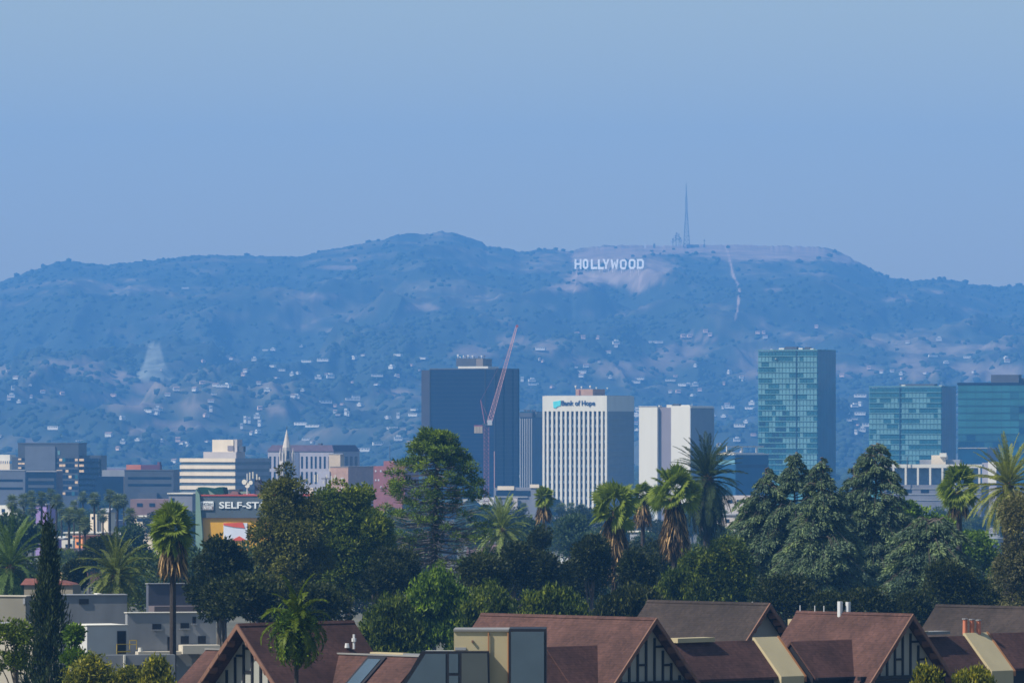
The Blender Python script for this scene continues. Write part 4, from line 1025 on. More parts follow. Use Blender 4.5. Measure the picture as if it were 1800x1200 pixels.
# ---------------------------------------------------------------- palms
def date_frond(elev, length, m, droopf=1.0, seed=0, npair=40, lw=0.10, ll=0.55, sparse=1.0):
    """feather frond: base at origin, heads to +x at this elevation, arches over by its own weight"""
    r = np.random.default_rng(seed); n = 18
    s = np.linspace(0, 1, n); ang = R(elev)-R(52)*droopf*s**1.6*(math.cos(R(elev))*.6+.4)
    dx = np.cos(ang)*length/n; dz = np.sin(ang)*length/n
    X = np.concatenate([[0], np.cumsum(dx)]); Z_ = np.concatenate([[0], np.cumsum(dz)])
    S = np.linspace(0, 1, n+1)
    vs = []; fs = []; ts = []
    # rachis, a tapering three sided stem
    base = 0
    for i in range(n+1):
        w_ = 0.06*(1-.8*S[i]); vs += [(X[i], -w_, Z_[i]), (X[i], w_, Z_[i]), (X[i], 0, Z_[i]-w_*1.4)]; ts += [1.5]*3
    for i in range(n):
        a = 3*i
        for p, q in ((0, 1), (1, 2), (2, 0)): fs.append((a+p, a+q, a+3+q, a+3+p))
    for j in range(npair):
        t = 0.13+0.87*(j+.5)/npair
        x = np.interp(t, S, X); z = np.interp(t, S, Z_); a = np.interp(t, S[1:], ang)
        L_ = ll*math.sin(math.pi*(0.12+0.86*t))**.6*r.uniform(.8, 1.15)
        for sd_ in (-1, 1):
            fw = r.uniform(.55, .8); side = sd_*math.sqrt(1-fw*fw)*.95; lift = r.uniform(.0, .35)
            d = np.array([fw*math.cos(a)-lift*math.sin(a)*.3, side, fw*math.sin(a)+lift*math.cos(a)-.15*r.random()])
            d /= np.linalg.norm(d)
            tip = np.array([x, 0, z])+d*L_+np.array([0, 0, -.12*L_])
            b0 = np.array([x, 0, z]); up = np.array([-math.sin(a), 0, math.cos(a)]); w2 = np.array([math.cos(a), 0, math.sin(a)])*lw
            k0 = len(vs); mid = (b0+tip)/2+up*.04
            vs += [tuple(b0), tuple(mid-w2*.6), tuple(tip), tuple(mid+w2*.6)]; fs.append((k0, k0+1, k0+2, k0+3)); ts += [r.uniform(.7, 1.3)]*4
    return np_mesh('frond', vs, fs, m, tint=tint3(np.array(ts), .3))

def fan_frond(elev, pet, rad, m, seed=0, nseg=26, dr=.5, roll=0.0):
    """fan leaf on a stalk, folded blade of pointed segments with drooping tips"""
    r = np.random.default_rng(seed); vs = []; fs = []; ts = []
    a = R(elev); n = 5; x = z = 0.0; pts = [(0, 0)]
    for i in range(n):
        aa = a-R(25)*(i/n)*dr; x += math.cos(aa)*pet/n; z += math.sin(aa)*pet/n; pts.append((x, z))
    for i, (px_, pz_) in enumerate(pts): vs += [(px_, -.03, pz_), (px_, .03, pz_), (px_, 0, pz_-.04)]; ts += [1.6]*3
    for i in range(n):
        b0 = 3*i
        for p, q in ((0, 1), (1, 2), (2, 0)): fs.append((b0+p, b0+q, b0+3+q, b0+3+p))
    ae = a-R(30)*dr; F_ = np.array([math.cos(ae), 0, math.sin(ae)]); U_ = np.array([-math.sin(ae), 0, math.cos(ae)]); S_ = np.array([0, 1., 0])
    U_, S_ = U_*math.cos(roll)-S_*math.sin(roll), S_*math.cos(roll)+U_*math.sin(roll)
    hub = np.array([x, 0, z])
    for i in range(nseg):
        t = -1+2*(i+.5)/nseg; ph = t*R(125)
        L_ = rad*(1-.25*abs(t)**2)*r.uniform(.85, 1.1)
        d = F_*math.cos(ph)+S_*math.sin(ph)+U_*(.10*abs(t)); d /= np.linalg.norm(d)
        wv = (-F_*math.sin(ph)+S_*math.cos(ph))*rad*.062
        fold = U_*(.03*(1 if i % 2 else -1))*rad
        m1 = hub+d*L_*.58; tip = hub+d*L_+np.array([0, 0, -L_*.26*dr*r.uniform(.5, 1.6)])
        k0 = len(vs); vs += [tuple(hub), tuple(m1-wv+fold), tuple(tip), tuple(m1+wv-fold)]; fs.append((k0, k0+1, k0+2, k0+3)); ts += [r.uniform(.75, 1.25)]*4
    return np_mesh('frond', vs, fs, m, tint=tint3(np.array(ts), .3))

def palm_trunk(h, r0, r1, lean=(0, 0), m=None):
    mb = MB(); n = 9; pts = []; rs = []
    for i in range(n+1):
        t = i/n; pts.append(Vector((lean[0]*t*t, lean[1]*t*t, -1+(h+1)*t))); rs.append(r0+(r1-r0)*t)
    mb.path(pts, rs, 8)
    return mb.mesh('trunk', m or bark_p), pts[-1]

FR = {}
def frond_set(kind, scale_key, maker, elevs, nvar=2):
    key = (kind, scale_key)
    if key not in FR:
        FR[key] = [(e, maker(e, v)) for e in elevs for v in range(nvar)]
    return FR[key]

def date_palm(px, D, top, label, length=4.0, n=90, m=None, mdead=None, emin=-55, emax=85, base_py=None, tr=0.38, boss=0.7, drop=1.0, ndead=0, ll=.55, name='date_palm', grp=None, lean=(0, 0)):
    """top: picture row of the crown centre"""
    t = tree_at(px, D, label, name, 'palm tree', grp); h = Hh(top, D)
    tm, tp = palm_trunk(h, tr*1.1, tr, lean); link('trunk', tm, t)
    mb = MB(); mb.tube(tp+Vector((0, 0, -1.0*boss)), tp+Vector((0, 0, .2*boss)), boss*.55, boss*.75, 9).tube(tp+Vector((0, 0, .2*boss)), tp+Vector((0, 0, .9*boss)), boss*.75, .15, 9)
    link('crown_boss', mb.mesh('crown_boss', mat('boss_fibre', (0.16, 0.10, 0.05), var=.3, scale=5)), t)
    es = [85, 70, 55, 40, 25, 10, -5, -20, -35, -50]
    st = frond_set('date', (length, (m or L_pa).name, drop, ll), lambda e, v: date_frond(e, length, m or L_pa, drop, seed=int(e*7+v*13+1000), ll=ll), es)
    for i in range(n):
        u = (i+.5)/n; e = emax-(emax-emin)*u**0.85+rnd.uniform(-6, 6)
        b = min(st, key=lambda q: abs(q[0]-e)+rnd.uniform(0, 9))
        o = link('frond', b[1], t, tp+Vector((0, 0, .2+.5*(e/90.))), (0, 0, i*2.39996+rnd.uniform(-.3, .3)), (rnd.uniform(.8, 1.08),)*3)
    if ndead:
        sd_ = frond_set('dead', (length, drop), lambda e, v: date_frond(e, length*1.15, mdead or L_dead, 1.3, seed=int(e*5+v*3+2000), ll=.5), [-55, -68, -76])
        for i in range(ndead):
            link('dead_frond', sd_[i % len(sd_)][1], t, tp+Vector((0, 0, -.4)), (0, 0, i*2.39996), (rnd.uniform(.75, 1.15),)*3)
    return t

def fan_palm(px, D, top, label, rad=1.0, pet=1.1, n=46, skirt=0.0, skirt_r=1.1, emin=-45, emax=85, tr=.25, m=None, name='fan_palm', grp=None, lean=(0, 0), msk=None, joined=False):
    t = tree_at(px, D, label, name, 'palm tree', grp); h = Hh(top, D)
    tm, tp = palm_trunk(h, tr*1.25, tr, lean); link('trunk', tm, t)
    mm = m or L_pf
    es = [85, 65, 45, 25, 5, -15, -35, -55]
    st = frond_set('fan', (rad, pet, mm.name), lambda e, v: fan_frond(e, pet, rad, mm, seed=int(e*3+v*17+900), dr=.3+.25*v, roll=(-.9, 0.15, .9)[v]), es, 3)
    for i in range(n):
        u = (i+.5)/n; e = emax-(emax-emin)*u**1.15+rnd.uniform(-8, 8)
        b = min(st, key=lambda q: abs(q[0]-e)+rnd.uniform(0, 9))
        s_ = rnd.uniform(.8, 1.12)
        link('frond', b[1], t, tp+Vector((0, 0, .1+.3*(e/90.))), (rnd.uniform(-.2, .2), 0, i*2.39996+rnd.uniform(-.3, .3)), (s_,)*3)
    if skirt:
        # thatch of hanging dead leaves
        k = int(1200*skirt/4); zz = rng.uniform(0, 1, k); a = rng.uniform(0, 2*np.pi, k)
        prof = skirt_r*(.35+.65*zz**.8)*np.where(zz > .85, 1-(zz-.85)*3, 1)*rng.uniform(.5, 1.0, k)
        C = np.stack([np.cos(a)*prof*.8, np.sin(a)*prof*.8, -zz*skirt], 1)+np.array(tp)
        Dd = np.stack([np.cos(a)*.30, np.sin(a)*.30, -np.ones(k)], 1)+rng.normal(size=(k, 3))*.1
        V, F, tt_ = cards(C, Dd, rng.uniform(1.0, 2.3, k), rng.uniform(.08, .20, k), rng.choice([.2, .3, .5, .9, 2.0], k), .08)
        link('skirt', np_mesh('skirt', V, F, msk or L_dead, tint=tint3(tt_, .1)), t)
    return t
# ================================================================ near trees, left to right
# cypress column
D = 455; k = K*D
t = tree_at(86, D, 'tall dark cypress column at the left, its tip bending over the houses', 'cypress_tree')
parts = []
H0 = Hh(918, D)
for i in range(520):
    u = rng.uniform(0, 1)**.8; z = H0*(1-u)
    py_ = 760-(z+gz(D)-ZC)/k
    wpx = np.interp(py_, [918, 935, 960, 990, 1040, 1080, 1110, 1150, 1200, 1500], [2, 5, 8, 11, 14, 24, 34, 40, 44, 40])
    cpx = np.interp(py_, [918, 960, 1040, 1100, 1200], [84, 87, 85, 84, 86])
    r = wpx*k*1.25*rng.uniform(.15, 1.0); a = rng.uniform(0, 2*np.pi)
    c = np.array([(cpx-86)*k+r*math.cos(a), r*math.sin(a), z-.3])
    n = 34; tt0 = 1+rng.normal()*.25
    C = c+rng.normal(size=(n, 3))*np.array([.16, .16, .5])
    Dd = np.tile(np.array([math.cos(a)*.25, math.sin(a)*.25, 1.0]), (n, 1))+rng.normal(size=(n, 3))*.28
    parts.append(cards(C, Dd, rng.uniform(.3, .6, n), rng.uniform(.06, .12, n), tt0*rng.uniform(.7, 1.3, n), .1))
V, F, tt_ = merge(parts)
link('trunk', MB().path([Vector((0, 0, -1)), Vector((0, 0, H0*.5)), Vector((0, 0, H0*.93))], [.3, .2, .04], 7).mesh('trunk', bark), t)
link('crown', np_mesh('crown', V, F, L_cy, tint=tint3(np.clip(tt_, .3, 2), .5)), t)

date_palm(18, 700, 1000, 'date palm cut by the left edge of the photo, behind the cypress', 5.9, 100, emin=-70, tr=.45, ndead=30, mdead=leafmat('dark_hanging_frond', (0.020, 0.028, 0.018)))  # the hanging fronds are a very dark green
date_palm(203, 660, 1015, 'low date palm with wide arching yellow tipped fronds above the white flats', 4.5, 84, emin=-40, tr=.42, m=leafmat('arching_frond', (0.13, 0.16, 0.045)), drop=1.15, ndead=10)
fan_palm(304, 550, 935, 'tall slender fan palm with shaggy crown right of the white flats', rad=1.25, pet=1.15, n=62, skirt=2.4, skirt_r=1.25, emin=-66, tr=.24)
# small hazy palms on the left
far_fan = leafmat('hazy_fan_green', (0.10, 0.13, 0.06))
pl = [(18, 882, 1300), (43, 878, 1500), (58, 872, 1600), (72, 875, 1450), (88, 868, 1700), (98, 880, 1400), (120, 905, 1250), (140, 907, 1200), (131, 890, 1500), (147, 873, 1700),
      (168, 877, 1450), (193, 871, 1500), (205, 880, 1350), (218, 879, 1500), (150, 922, 1150), (110, 893, 1600), (60, 893, 1450), (228, 905, 1300), (182, 905, 1500), (33, 905, 1350)]
pl += [(985, 893, 1900), (1006, 891, 2000), (1022, 893, 2000), (905, 905, 1700), (920, 892, 1900), (1000, 905, 2200), (1272, 905, 1700), (962, 905, 1700), (895, 880, 2300)]
proto = None
for i, (px, py, D) in enumerate(pl):
    if proto is None:
        root = empty('small_palm', (0, 0, 0)); tm, tp = palm_trunk(20, .28, .2); link('trunk', tm, root)
        rz = rng; bits = []
        st = [(e, fan_frond(e, .9, 1.0, far_fan, seed=e+400, nseg=11)) for e in (80, 60, 40, 20, 0, -20, -40, -60, -70)]
        Vs = []; Fs = []; Ts = []; o_ = 0
        for q in range(44):
            e, me = st[int(q/44*8.99)]
            nv = len(me.vertices); co = np.empty(nv*3, np.float32); me.vertices.foreach_get('co', co); co = co.reshape(-1, 3)
            a = q*2.39996; c_, s_ = math.cos(a), math.sin(a); s2 = rnd.uniform(.8, 1.1)
            co = np.stack([co[:, 0]*c_-co[:, 1]*s_, co[:, 0]*s_+co[:, 1]*c_, co[:, 2]], 1)*s2+np.array(tp)
            li = np.empty(len(me.loops), np.int32); me.loops.foreach_get('vertex_index', li)
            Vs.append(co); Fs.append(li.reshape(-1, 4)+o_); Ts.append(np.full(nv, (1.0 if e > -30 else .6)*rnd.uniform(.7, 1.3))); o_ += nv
        link('crown', np_mesh('crown', np.vstack(Vs), np.vstack(Fs), far_fan, tint=tint3(np.concatenate(Ts), .2)), root)
        proto = root; pm = root
        r_ = root
    else:
        r_ = copy_tree(proto)
    h = Hh(py, D); r_.location = ((px-900)*K*D, D, gz(D)+h-20); r_.rotation_euler = (rnd.uniform(-.02, .02), 0, rnd.uniform(0, 6))
    s_ = rnd.uniform(.75, 1.15)*(1.0 if D < 1800 else 1.25); r_.scale = (s_, s_, 1); 
    lb = {(985, 893): 'small hazy palm before the foot of the bank tower, leftmost of three', (1006, 891): 'small hazy palm before the bank tower foot, middle of three', (1022, 893): 'small hazy palm before the bank tower foot, rightmost of three'}.get((px, py), 'small hazy fan palm among the low buildings and far trees')
    tag(r_, lb, 'palm tree', 'small hazy palms over the city flats')

# olive toned conifer and its broadleaf neighbours
broad_tree(500, 640, [(486, 514, 816, 850), (460, 548, 838, 890), (445, 570, 868, 930), (432, 585, 905, 975), (420, 600, 945, 1030), (405, 590, 1000, 1100)],
           'tall olive green tree with a pointed top, covering part of the storage sign', L_ol, clump=.95, ncl=290, nl=140, ln=.42, wd=.16, droop=.35, up=.25, warm=.3)
broad_tree(612, 670, [(585, 612, 846, 876), (538, 612, 860, 935), (592, 662, 852, 930), (565, 698, 888, 1000), (530, 625, 905, 1010), (555, 700, 960, 1085)],
           'rounded green broadleaf tree between the olive tree and the tall conifer', L_gr, clump=1.0, ncl=300, nl=130, ln=.38, tvar=.5, wd=.22, warm=.6)
broad_tree(385, 620, [(355, 425, 942, 1000), (335, 440, 965, 1030), (330, 450, 1000, 1090)],
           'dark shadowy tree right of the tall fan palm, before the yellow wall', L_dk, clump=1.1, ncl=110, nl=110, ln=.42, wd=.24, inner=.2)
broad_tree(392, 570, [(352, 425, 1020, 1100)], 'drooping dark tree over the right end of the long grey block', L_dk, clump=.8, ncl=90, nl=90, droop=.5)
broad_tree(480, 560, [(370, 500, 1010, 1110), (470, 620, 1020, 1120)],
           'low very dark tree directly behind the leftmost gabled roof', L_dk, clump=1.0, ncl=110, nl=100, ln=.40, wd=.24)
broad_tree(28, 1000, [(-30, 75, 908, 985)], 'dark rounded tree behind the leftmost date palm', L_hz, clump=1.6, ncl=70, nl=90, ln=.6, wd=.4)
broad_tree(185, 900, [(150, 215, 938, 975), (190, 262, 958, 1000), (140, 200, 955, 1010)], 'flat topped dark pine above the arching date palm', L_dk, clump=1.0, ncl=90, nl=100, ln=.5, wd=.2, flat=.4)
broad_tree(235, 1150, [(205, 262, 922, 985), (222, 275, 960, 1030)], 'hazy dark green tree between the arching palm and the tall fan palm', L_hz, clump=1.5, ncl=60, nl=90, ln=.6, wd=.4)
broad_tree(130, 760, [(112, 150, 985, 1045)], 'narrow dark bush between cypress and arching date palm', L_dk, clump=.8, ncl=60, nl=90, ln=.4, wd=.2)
broad_tree(330, 900, [(300, 360, 960, 1060)], 'grey green tree behind the slender fan palm trunk', L_hz, clump=1.2, ncl=60, nl=90, ln=.5, wd=.3)

# bunya pine
D = 690; k = K*D
t = tree_at(768, D, 'tall domed conifer with bare lower branches and tufted tips, before the dark tower', 'bunya_pine')
H = Hh(753, D)
mb = MB(); mb.path([Vector((-.6, 0, -1)), Vector((-.4, 0, H*.4)), Vector((0, 0, H*.8)), Vector((0, 0, H-.8))], [.5, .42, .22, .06], 8)
link('trunk', mb.mesh('trunk', mat('dark_trunk', (0.05, 0.045, 0.04), var=.3)), t)
br = MB(); parts = []
z = H*.42
prof = lambda py: np.interp(py, [753, 765, 790, 820, 850, 880, 900, 930, 980, 1040], [9, 32, 58, 76, 86, 92, 98, 116, 108, 98])
while z < H-.3:
    py_ = 760-(z+gz(D)-ZC)/k; Rr = prof(py_)*k; nb_ = 9 if py_ < 812 else 11 if py_ < 850 else 14
    dome = py_ < 812
    for i in range(nb_):
        a = rnd.uniform(0, 6.283); L_ = Rr*rnd.uniform(.72, 1.03)*(1 if not dome else rnd.uniform(.85, 1))
        if not dome and rnd.random() < .15: L_ *= .6
        d = Vector((math.cos(a), math.sin(a), 0)); zz = z+rnd.uniform(-.3, .3)
        rise = L_*rnd.uniform(.02, .14) if not dome else L_*.12
        p0 = Vector((-.2, 0, zz)); p1 = p0+d*L_*.55+Vector((0, 0, -.05*L_)); p2 = p0+d*L_+Vector((0, 0, rise-.05*L_))
        br.path([p0, p1, p2], [.055, .045, .03], 4)
        # small side twigs
        if dome:
            cs = [(p0.lerp(p2, f), .60) for f in (.45, .7, .95)]
        else:
            has = rnd.random() < np.interp(py_, [812, 842, 868, 925, 1010], [.95, .75, .52, .36, .2])
            cs = [(p2, rnd.uniform(.55, .9))] if has else []
            if has and rnd.random() < .3: cs.append((p1.lerp(p2, .6), .5))
            if py_ > 880 and rnd.random() < .5:
                q1 = p1+Vector((rnd.uniform(-.8, .8), rnd.uniform(-.8, .8), rnd.uniform(-.3, .4))); br.tube(p1, q1, .03, .02, 3)
        for c, rr_ in cs:
            n = 90; dd = rnd_dir(n); dd[:, 2] = dd[:, 2]*.8+.15
            C = np.array(c)+dd*rr_*rng.uniform(.2, .75, n)[:, None]*np.array([1, 1, .7])
            parts.append(cards(C, dd+np.array([0, 0, .25]), rng.uniform(.25, .5, n)*1.0, rng.uniform(.05, .11, n), (1+rng.normal()*.2)*rng.uniform(.6, 1.5, n), .1))
    z += .52 if dome else .42
for q in range(16):   # shaggy core along the trunk
    c = np.array([0, 0, H*.55+q*.5]); n = 90; dd = rnd_dir(n)
    parts.append(cards(c+dd*.5, dd, rng.uniform(.3, .5, n), rng.uniform(.06, .12, n), rng.uniform(.5, 1.1, n), .1))
V, F, tt_ = merge(parts)
link('branches', br.mesh('branches', mat('twig_grey', (0.10, 0.095, 0.10), var=.3)), t)['kind'] = 'stuff'
link('crown', np_mesh('crown', V, F, L_by, tint=tint3(np.clip(tt_, .3, 2), .6)), t)
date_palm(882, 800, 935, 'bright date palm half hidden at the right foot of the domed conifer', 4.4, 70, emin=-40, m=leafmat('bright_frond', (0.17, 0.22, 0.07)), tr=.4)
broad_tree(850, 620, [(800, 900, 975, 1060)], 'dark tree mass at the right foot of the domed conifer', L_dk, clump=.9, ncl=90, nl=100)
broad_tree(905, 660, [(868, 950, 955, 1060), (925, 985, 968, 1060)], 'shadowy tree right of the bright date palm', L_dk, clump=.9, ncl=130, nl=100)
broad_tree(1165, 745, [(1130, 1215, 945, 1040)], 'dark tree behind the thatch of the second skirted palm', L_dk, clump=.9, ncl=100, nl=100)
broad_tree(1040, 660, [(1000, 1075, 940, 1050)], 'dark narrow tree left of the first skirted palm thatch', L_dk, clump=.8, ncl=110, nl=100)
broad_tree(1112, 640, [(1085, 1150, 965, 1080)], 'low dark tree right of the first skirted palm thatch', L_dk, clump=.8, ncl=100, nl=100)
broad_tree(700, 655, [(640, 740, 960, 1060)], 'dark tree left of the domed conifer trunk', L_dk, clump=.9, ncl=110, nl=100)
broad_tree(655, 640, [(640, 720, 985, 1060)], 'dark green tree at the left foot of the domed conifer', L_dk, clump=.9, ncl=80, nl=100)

# small dark fan palm in front of the bank
fan_palm(956, 900, 875, 'small single fan palm standing before the foot of the bank tower', rad=.95, pet=.7, n=50, skirt=1.8, skirt_r=1.0, emin=-65, tr=.2)
broad_tree(950, 720, [(925, 975, 925, 1000), (900, 960, 960, 1050)], 'slim dark tree below the small single fan palm', L_dk, clump=.8, ncl=70, nl=90, ln=.36, wd=.16)
broad_tree(1000, 1150, [(970, 1035, 905, 960), (980, 1060, 935, 1000)], 'hazy green tree under the bank tower, left of the first skirted palm', L_hz, clump=1.4, ncl=80, nl=90, ln=.6, wd=.35)
broad_tree(925, 1200, [(895, 955, 915, 985)], 'hazy dark tree between the domed conifer and the small fan palm', L_hz, clump=1.4, ncl=60, nl=90, ln=.6, wd=.35)
broad_tree(1010, 680, [(960, 1060, 985, 1075), (1020, 1070, 945, 1020)], 'dark tree mass left of the first skirted palm trunk', L_dk, clump=.95, ncl=110, nl=100)
fan_palm(1080, 690, 898, 'first skirted fan palm, its golden dead leaves hanging in a long cone', rad=1.45, pet=1.7, n=40, skirt=6.0, skirt_r=1.9, emin=-22, tr=.3)
fan_palm(1186, 720, 872, 'second skirted fan palm with golden thatch, before the white slab tower', rad=1.5, pet=1.8, n=42, skirt=5.2, skirt_r=1.8, emin=-26, tr=.3)
fan_palm(1130, 850, 872, 'smaller fan palm half hidden between the two skirted ones', rad=1.0, pet=.8, n=36, skirt=2.5, skirt_r=1.1, emin=-40, tr=.25)
date_palm(1243, 850, 845, 'tallest date palm with a huge dark round crown, right of the white slab tower', 5.9, 150, emin=-72, tr=.5, boss=1.1, ndead=120, drop=.95, ll=.75, m=leafmat('deep_frond', (0.050, 0.075, 0.028)), mdead=leafmat('dark_hanging_frond', (0.020, 0.028, 0.018)))
broad_tree(1140, 760, [(1095, 1160, 955, 1050), (1110, 1200, 985, 1075)], 'dark green tree between the trunks of the two skirted palms', L_dk, clump=.95, ncl=110, nl=100)
broad_tree(1255, 1100, [(1215, 1300, 925, 1000)], 'hazy blue green tree under the tallest date palm', L_hz, clump=1.3, ncl=70, nl=90, ln=.55, wd=.35)

# deodar cedars
def cedar(px, D, apexes, label, bot=1110, nbr=260, seed=0, name='cedar_tree', m=None):
    """apexes: (px,py) leaders; widths: rows -> half width in px"""
    k = K*D; t = tree_at(px, D, label, name); br = MB(); parts = []
    for (ax, ay, ws, share) in apexes:
        H = Hh(ay, D); x0 = (ax-px)*k; zb = Hh(bot, D)
        br.path([Vector((x0*.2, 0, -1)), Vector((x0*.8, 0, zb+.3)), Vector((x0, 0, H*.97))], [.45, .32, .03], 6)
        for i in range(int(nbr*share)):
            u = rng.uniform(0, 1)**.8; z = H-.2-(H-zb)*u; py_ = 760-(z+gz(D)-ZC)/k
            Rr = np.interp(py_, ws[0], ws[1])*1.25*k; a = rng.uniform(0, 2*np.pi); L_ = Rr*rng.uniform(.6, 1.12)
            d = np.array([math.cos(a), math.sin(a), 0]); side = np.array([-math.sin(a), math.cos(a), 0])
            rise = rng.uniform(.05, .28)*L_*(1.3 if u < .25 else .6)
            tt0 = 1+rng.normal()*.2
            n = int(26+70*min(L_, 4.5)); s = rng.uniform(.12, 1, n)**.7
            lat = rng.normal(size=n)*(.10+.20*L_*s*(1.15-s))
            P0 = np.array([x0, 0, z])+d*(s*L_)[:, None]+side*lat[:, None]
            P0[:, 2] += rise*np.sin(s*2.2)-.32*L_*s**3-np.abs(lat)*.45-rng.uniform(0, .28, n)
            Dd = d*.75+side*np.sign(lat)[:, None]*.45+np.array([0, 0, -.55])+rng.normal(size=(n, 3))*.25
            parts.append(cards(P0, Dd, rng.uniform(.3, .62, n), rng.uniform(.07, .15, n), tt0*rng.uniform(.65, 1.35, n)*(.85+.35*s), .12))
            p0 = Vector((x0, 0, z)); p1 = p0+Vector(d*L_*.6)+Vector((0, 0, rise*.9)); br.path([p0, p1, p0+Vector(d*L_*.95)+Vector((0, 0, rise*.8-.25*L_))], [.07, .05, .015], 3)
    V, F, tt_ = merge(parts)
    link('trunk', br.mesh('trunk', bark), t)
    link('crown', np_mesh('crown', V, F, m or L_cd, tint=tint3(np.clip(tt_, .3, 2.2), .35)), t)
    return t
cedar(1375, 690, [(1398, 788, ([788, 830, 880, 930, 1100], [4, 24, 48, 80, 95]), .5), (1345, 812, ([812, 860, 910, 1100], [5, 28, 50, 75]), .4)],
      'left blue green cedar with two drooping leaders before the tall teal tower', nbr=480)
cedar(1455, 680, [(1442, 798, ([798, 850, 900, 960, 1100], [4, 28, 45, 65, 95]), .5)], 'middle blue green cedar with sweeping layered boughs', nbr=620)
cedar(1525, 700, [(1540, 768, ([768, 800, 850, 900, 960, 1100], [3, 22, 42, 58, 75, 100]), .55), (1500, 808, ([808, 850, 900, 1100], [4, 20, 36, 70]), .3)],
      'right blue green cedar, its leader rising against the second teal tower', nbr=560)
cedar(1640, 640, [(1632, 905, ([905, 930, 970, 1100], [12, 45, 68, 85]), .6)], 'lower rounded cedar right of the three tall cedars', nbr=420)
cedar(1330, 700, [(1325, 872, ([872, 920, 980, 1100], [8, 35, 50, 60]), .5)], 'small pale green cedar at the left edge of the cedar group', nbr=300)
broad_tree(1595, 760, [(1548, 1640, 880, 950), (1600, 1690, 900, 990), (1660, 1755, 930, 1030)], 'bright yellow green broadleaf tree behind the lower cedar', leafmat('lime_leaf', (0.09, 0.155, 0.02)), clump=1.0, ncl=130, nl=110, ln=.4, wd=.26)
fan_palm(1686, 740, 862, 'fan palm with yellow flower stalks beside the white colonnade', rad=1.4, pet=1.5, n=50, skirt=1.6, skirt_r=1.1, emin=-50, tr=.3)
date_palm(1772, 720, 858, 'large date palm with upright yellow green fronds at the right edge', 5.6, 130, emin=-62, m=leafmat('yellow_green_frond', (0.21, 0.235, 0.05)), tr=.5, boss=.9, drop=.85)  # fronds are a bright yellow green
broad_tree(1782, 600, [(1748, 1835, 868, 960), (1738, 1850, 940, 1060), (1745, 1860, 1030, 1120)], 'olive grey tree cut by the right edge of the photo', leafmat('olive_grey_leaf', (0.10, 0.10, 0.045)), clump=1.0, ncl=150, nl=110, ln=.36, wd=.15, droop=.3)
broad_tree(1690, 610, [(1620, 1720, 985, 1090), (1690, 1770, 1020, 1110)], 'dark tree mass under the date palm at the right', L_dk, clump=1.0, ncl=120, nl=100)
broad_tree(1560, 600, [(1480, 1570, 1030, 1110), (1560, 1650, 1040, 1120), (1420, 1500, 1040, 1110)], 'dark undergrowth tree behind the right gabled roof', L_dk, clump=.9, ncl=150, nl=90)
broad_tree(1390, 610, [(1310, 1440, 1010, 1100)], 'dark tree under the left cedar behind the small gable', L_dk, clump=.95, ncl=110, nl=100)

# hedges and bushes
def bush(px, D, boxes, label, m, ncl=120, name='bush', nl=70, vertical=True, clump=.7, ln=.42):
    k = K*D; t = tree_at(px, D, label, name, 'bush'); parts = []
    for (a, c, y0, y1) in boxes:
        nn = int(ncl)
        for i in range(nn):
            th_ = rng.uniform(0, np.pi); rr = rng.uniform(.2, 1)**.5
            cx = ((a+c)/2-px)*k+(c-a)/2*k*rr*math.cos(th_); cz = Hh(y1, D)+(y1-y0)*k*rr*math.sin(th_)-clump*.4
            cy = rng.uniform(-1, 1)*(c-a)*k*.25
            n = nl; C = np.array([cx, cy, cz])+rng.normal(size=(n, 3))*clump*.4
            Dd = rng.normal(size=(n, 3))*.45+np.array([0, 0, 1.1 if vertical else .3])
            parts.append(cards(C, Dd, rng.uniform(.6, 1.3, n)*ln, rng.uniform(.6, 1.3, n)*ln*.38, (1+rng.normal()*.25)*rng.uniform(.6, 1.5, n), .1))
    V, F, tt_ = merge(parts)
    link('stems', MB().tube((0, 0, -1), (0, 0, max(1, Hh(boxes[0][3], D))), .12, .05, 5).mesh('stems', bark), t)
    link('leaves', np_mesh('leaves', V, F, m, tint=tint3(np.clip(tt_, .3, 2.2), .6)), t)
    return t
bush(765, 560, [(690, 850, 1003, 1215)], 'bright green shrub under the domed conifer, the brightest in the middle', L_br, 420)
bush(690, 540, [(622, 750, 1045, 1215)], 'dark green shrub left of the bright one, above the flat parapet', L_sh, 300)
bush(850, 550, [(795, 930, 1018, 1200)], 'mid green shrub behind the beige wall and blue window', L_sh, 190)
bush(965, 550, [(890, 1045, 1030, 1160)], 'mid green shrub behind the ridge of the middle house', L_sh, 230)
bush(1250, 640, [(1175, 1290, 965, 1080), (1225, 1330, 945, 1075)], 'leafy green bush left of the cedars, above the small gable roof', L_sh, 260, vertical=False)
bush(1120, 560, [(1040, 1190, 1035, 1110)], 'very dark shrub behind the peak of the middle gable', L_dk, 230)
bush(1200, 600, [(1150, 1240, 1000, 1090)], 'dark green shrub right of the second skirted palm trunk', L_sh, 160)
broad_tree(30, 430, [(-30, 62, 1085, 1160), (-30, 60, 1140, 1200)], 'sparse leafed young tree at the left edge before the pale wall', L_gr, clump=.5, ncl=60, nl=46, ln=.26, wd=.15)
broad_tree(132, 440, [(110, 150, 1098, 1150), (105, 160, 1140, 1180)], 'small green tree beside the cypress before the white flats', L_br, clump=.45, ncl=50, nl=60, ln=.24, wd=.15)
bush(150, 400, [(112, 205, 1155, 1230)], 'yellow green bush at the bottom left', L_yg, 150, vertical=False, clump=.6, ln=.28)
bush(222, 405, [(195, 250, 1172, 1230)], 'lower yellow green bush right of the bottom left one', L_yg, 90, vertical=False, clump=.5, ln=.28)
bush(275, 400, [(250, 300, 1158, 1230)], 'green bush touching the leftmost low brown roof', L_yg, 90, vertical=True, clump=.5, ln=.3)
